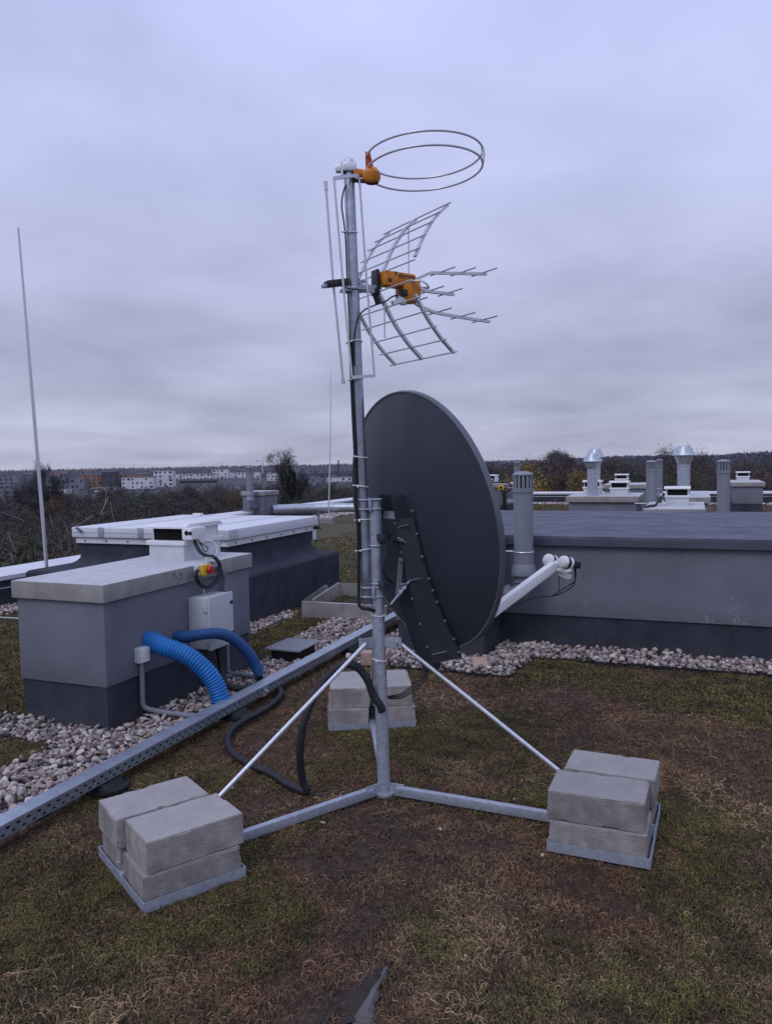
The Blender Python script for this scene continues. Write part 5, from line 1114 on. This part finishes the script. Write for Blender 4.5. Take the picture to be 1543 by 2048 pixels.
house('white stair tower block with a dark corner', pa(309), pa(347), 760, 15.6, M['w_white'], 4, 4, balcony=True)
house('long white row right of the stair tower', pa(347), pa(428), 860, 10.8, M['w_white'], 3, 12, balcony=True)
house('white block with a raised tower behind the stack pipe', pa(426), pa(457), 880, 15.2, M['w_white'], 4, 4)
house('white terrace right of the grey stack pipe', pa(455), pa(520), 900, 11.2, M['w_white'], 3, 9)
house('small white terrace near the evergreen', pa(535), pa(557), 930, 9.8, M['w_white'], 3, 3)
house('low grey shed row left of the orange blocks', pa(95), pa(170), 700, 10.0, M['w_grey'], 2, 8)
house('pale low hall at the far left edge', pa(-40), pa(40), 760, 11, M['w_grey'], 3, 8)
house('pale low workshop below the grey shed row', pa(85), pa(132), 560, 4.6, M['w_white'], 1, 5)
house('white low garage below the dark town block', pa(182), pa(232), 640, 2.6, M['w_white'], 1, 3)
house('long grey factory hall right of the crane', pa(618), pa(700), 1250, 9.5, M['w_far'], 2, 10)
house('far pale warehouse under the chimney', pa(655), pa(760), 820, 4.6, M['w_white'], 1, 8)
house('far pale warehouse behind the evergreen', pa(600), pa(640), 780, 4.8, M['w_grey'], 1, 5)
house('grey noise barrier wall before the white row', pa(300), pa(520), 800, 5.6, M['w_grey'], 1, 1, depth=1.5)
rr = random.Random(31)
for k in range(26):
    px = rr.uniform(20, 760); d = rr.uniform(1050, 2400); w = rr.uniform(10, 34)
    house(['hazy far roof among the town trees', 'hazy far pale house among the town trees'][k % 2], pa(px), pa(px+w), d, rr.uniform(6, 13), [M['w_far'], M['w_grey']][k % 2], 2, 4, roof=['tile', 'flat'][k % 3 == 0], group='hazy far houses of the town')
for k in range(16):
    px = rr.uniform(960, 1540); d = rr.uniform(1300, 2300); x_, y_, z_ = T(pa(px), d); w = rr.uniform(8, 20)
    house('hazy house roof on the right hand wooded hill', pa(px), pa(px+w), d, rr.uniform(7, 11), M['w_far'], 2, 3, z=z_, roof='tile', group='hazy houses on the wooded hill')
def tower(label, px, d, parts, name, cat, m=None):
    a = R(pa(px)); t = thing(name, label, cat, Matrix.Translation((d*math.tan(a), d, GZ))); 
    for nm, mb, mt in parts: build(nm, mb, mt, t, 'l')
mb = MB(); mb.cyl((0,0,0), (0,0,23), 1.5, 1.1, 14); mb2 = MB(); mb2.rev([(1.1,23),(1.3,23.2),(1.3,24)], (0,0,0), None, 14)
tower('slim brick factory chimney on the skyline', 678.5, 1180, [('stack', mb, M['w_dark']), ('rim', mb2, M['w_dark'])], 'factory_chimney', 'chimney')
mb = MB(); mb.span((-2.4,-2.4,0), (2.4,2.4,16)); mb2 = MB(); mb2.rev([(3,16),(.02,24)], (0,0,0), None, 4, sm=False)
tower('church tower with pointed roof on the left skyline', 102, 1100, [('tower_shaft', mb, M['w_grey']), ('spire', mb2, M['w_dark'])], 'church_tower', 'church tower')
mb = MB(); mb.span((-.7,-.7,0), (.7,.7,27)); mb2 = MB(); mb2.span((-11,-.4,26), (30,.4,27)); mb2.span((-11,-.7,24), (-8,.7,26)); mb3 = MB(); mb3.tube([(-10,0,27),(0,0,31),(20,0,27)], .15, 4); mb3.span((-.4,-.4,27), (.4,.4,31))
tower('pale tower crane on the skyline', 527, 1300, [('crane_mast', mb, M['w_white']), ('jib', mb2, M['w_white']), ('tie', mb3, M['w_white'])], 'tower_crane', 'crane')
for px, d, h, lb in ((271, 1500, 27, 'thin radio mast left on the skyline'), (380, 1700, 29, 'thin radio mast above the long white row'), (447, 1700, 27, 'thin radio mast above the tower block'), (1316, 1900, 44, 'left lattice mast on the right hill'), (1337, 1900, 43, 'right lattice mast on the right hill')):
    mb = MB(); mb.cyl((0,0,0), (0,0,h), .5, .25, 5); mb2 = MB(); 
    if px > 1000: mb2.span((-3,-.2,h-2), (3,.2,h-1.4))
    else: mb2.span((-.8,-.2,h-3), (.8,.2,h-2.6))
    x_, y_, z_ = T(pa(px), d); a = R(pa(px)); t = thing('radio_mast', lb, 'mast', Matrix.Translation((d*math.tan(a), d, z_))); build('mast_pole', mb, M['w_far'], t, 'l'); build('cross_arm', mb2, M['w_far'], t, 'l')
# ------------------------------------------------------------------ sky, sun, camera
w = bpy.data.worlds.new('World'); SC.world = w; w.use_nodes = True; nt = w.node_tree; N = nt.nodes; L = nt.links
bg = N['Background']; out = N['World Output']
sky = N.new('ShaderNodeTexSky'); sky.sky_type = 'NISHITA'; sky.sun_disc = False; SUN_EL, SUN_ROT = R(48), R(215)
sky.sun_elevation = SUN_EL; sky.sun_rotation = SUN_ROT; sky.air_density = 1; sky.dust_density = 3
L.new(sky.outputs[0], bg.inputs['Color']); bg.inputs['Strength'].default_value = .06
tc = N.new('ShaderNodeTexCoord'); sep = N.new('ShaderNodeSeparateXYZ'); L.new(tc.outputs['Generated'], sep.inputs[0])
def math_(op, a, b=None):
    m = N.new('ShaderNodeMath'); m.operation = op
    for i, x in enumerate((a, b)):
        if x is None: continue
        if isinstance(x, (int, float)): m.inputs[i].default_value = x
        else: L.new(x, m.inputs[i])
    return m.outputs[0]
zc = math_('MAXIMUM', sep.outputs[2], 0.0); den = math_('ADD', zc, .16)
cmb = N.new('ShaderNodeCombineXYZ'); L.new(math_('DIVIDE', sep.outputs[0], den), cmb.inputs[0]); L.new(math_('DIVIDE', sep.outputs[1], den), cmb.inputs[1])
def nz(sc, det, rough=.55, dist=0.0):
    n = N.new('ShaderNodeTexNoise'); n.inputs['Scale'].default_value = sc; n.inputs['Detail'].default_value = det; n.inputs['Roughness'].default_value = rough; n.inputs['Distortion'].default_value = dist; L.new(cmb.outputs[0], n.inputs['Vector']); return n.outputs['Fac']
cl = math_('ADD', math_('MULTIPLY', nz(.55, 3, .42, .2), .62), math_('MULTIPLY', nz(1.5, 4, .5, .3), .38))
cr = N.new('ShaderNodeValToRGB'); L.new(cl, cr.inputs[0]); e = cr.color_ramp.elements
e[0].position = .36; e[0].color = (.70,.712,.735,1); e[1].position = .64; e[1].color = (1.13,1.13,1.12,1)
gr = N.new('ShaderNodeValToRGB'); L.new(zc, gr.inputs[0]); e = gr.color_ramp.elements
e[0].position = 0.0; e[0].color = (.415,.425,.55,1); e[1].position = .62; e[1].color = (.575,.635,.98,1)
for p, c in ((.05,(.42,.435,.585,1)), (.13,(.415,.44,.61,1)), (.24,(.45,.48,.69,1)), (.40,(.53,.575,.86,1))): q = gr.color_ramp.elements.new(p); q.color = c
mx = N.new('ShaderNodeMix'); mx.data_type = 'RGBA'; mx.blend_type = 'MULTIPLY'; mx.inputs['Factor'].default_value = 1.0; L.new(gr.outputs[0], mx.inputs[6]); L.new(cr.outputs[0], mx.inputs[7])
bg2 = N.new('ShaderNodeBackground'); L.new(mx.outputs[2], bg2.inputs['Color']); bg2.inputs['Strength'].default_value = 1.24
ms_ = N.new('ShaderNodeMixShader'); ms_.inputs[0].default_value = .9; L.new(bg.outputs[0], ms_.inputs[1]); L.new(bg2.outputs[0], ms_.inputs[2]); L.new(ms_.outputs[0], out.inputs['Surface'])
ld_ = bpy.data.lights.new('overcast_sun', 'SUN'); ld_.energy = .7; ld_.angle = R(25); ld_.color = (1, .97, .95); lo = bpy.data.objects.new('overcast_sun', ld_); COL.objects.link(lo)
dirv = Vector((math.sin(SUN_ROT)*math.cos(SUN_EL), math.cos(SUN_ROT)*math.cos(SUN_EL), math.sin(SUN_EL))); lo.rotation_euler = dirv.to_track_quat('Z', 'Y').to_euler(); lo.location = dirv*30
cam = bpy.data.cameras.new('camera'); co = bpy.data.objects.new('camera', cam); COL.objects.link(co); SC.camera = co
cam.sensor_fit = 'VERTICAL'; cam.sensor_height = 36; cam.lens = 1540/2048*36; cam.clip_end = 30000; cam.clip_start = .05
co.matrix_world = Matrix.Translation((0,0,1.6)) @ (Matrix.Rotation(PI/2-R(3.68), 4, 'X') @ Matrix.Rotation(R(-1.05), 4, 'Z'))
SC.view_settings.view_transform = 'Standard'; SC.view_settings.look = 'None'; SC.view_settings.exposure = 0
SC.cycles.max_bounces = 6; SC.cycles.use_denoising = True
bpy.context.view_layer.update()
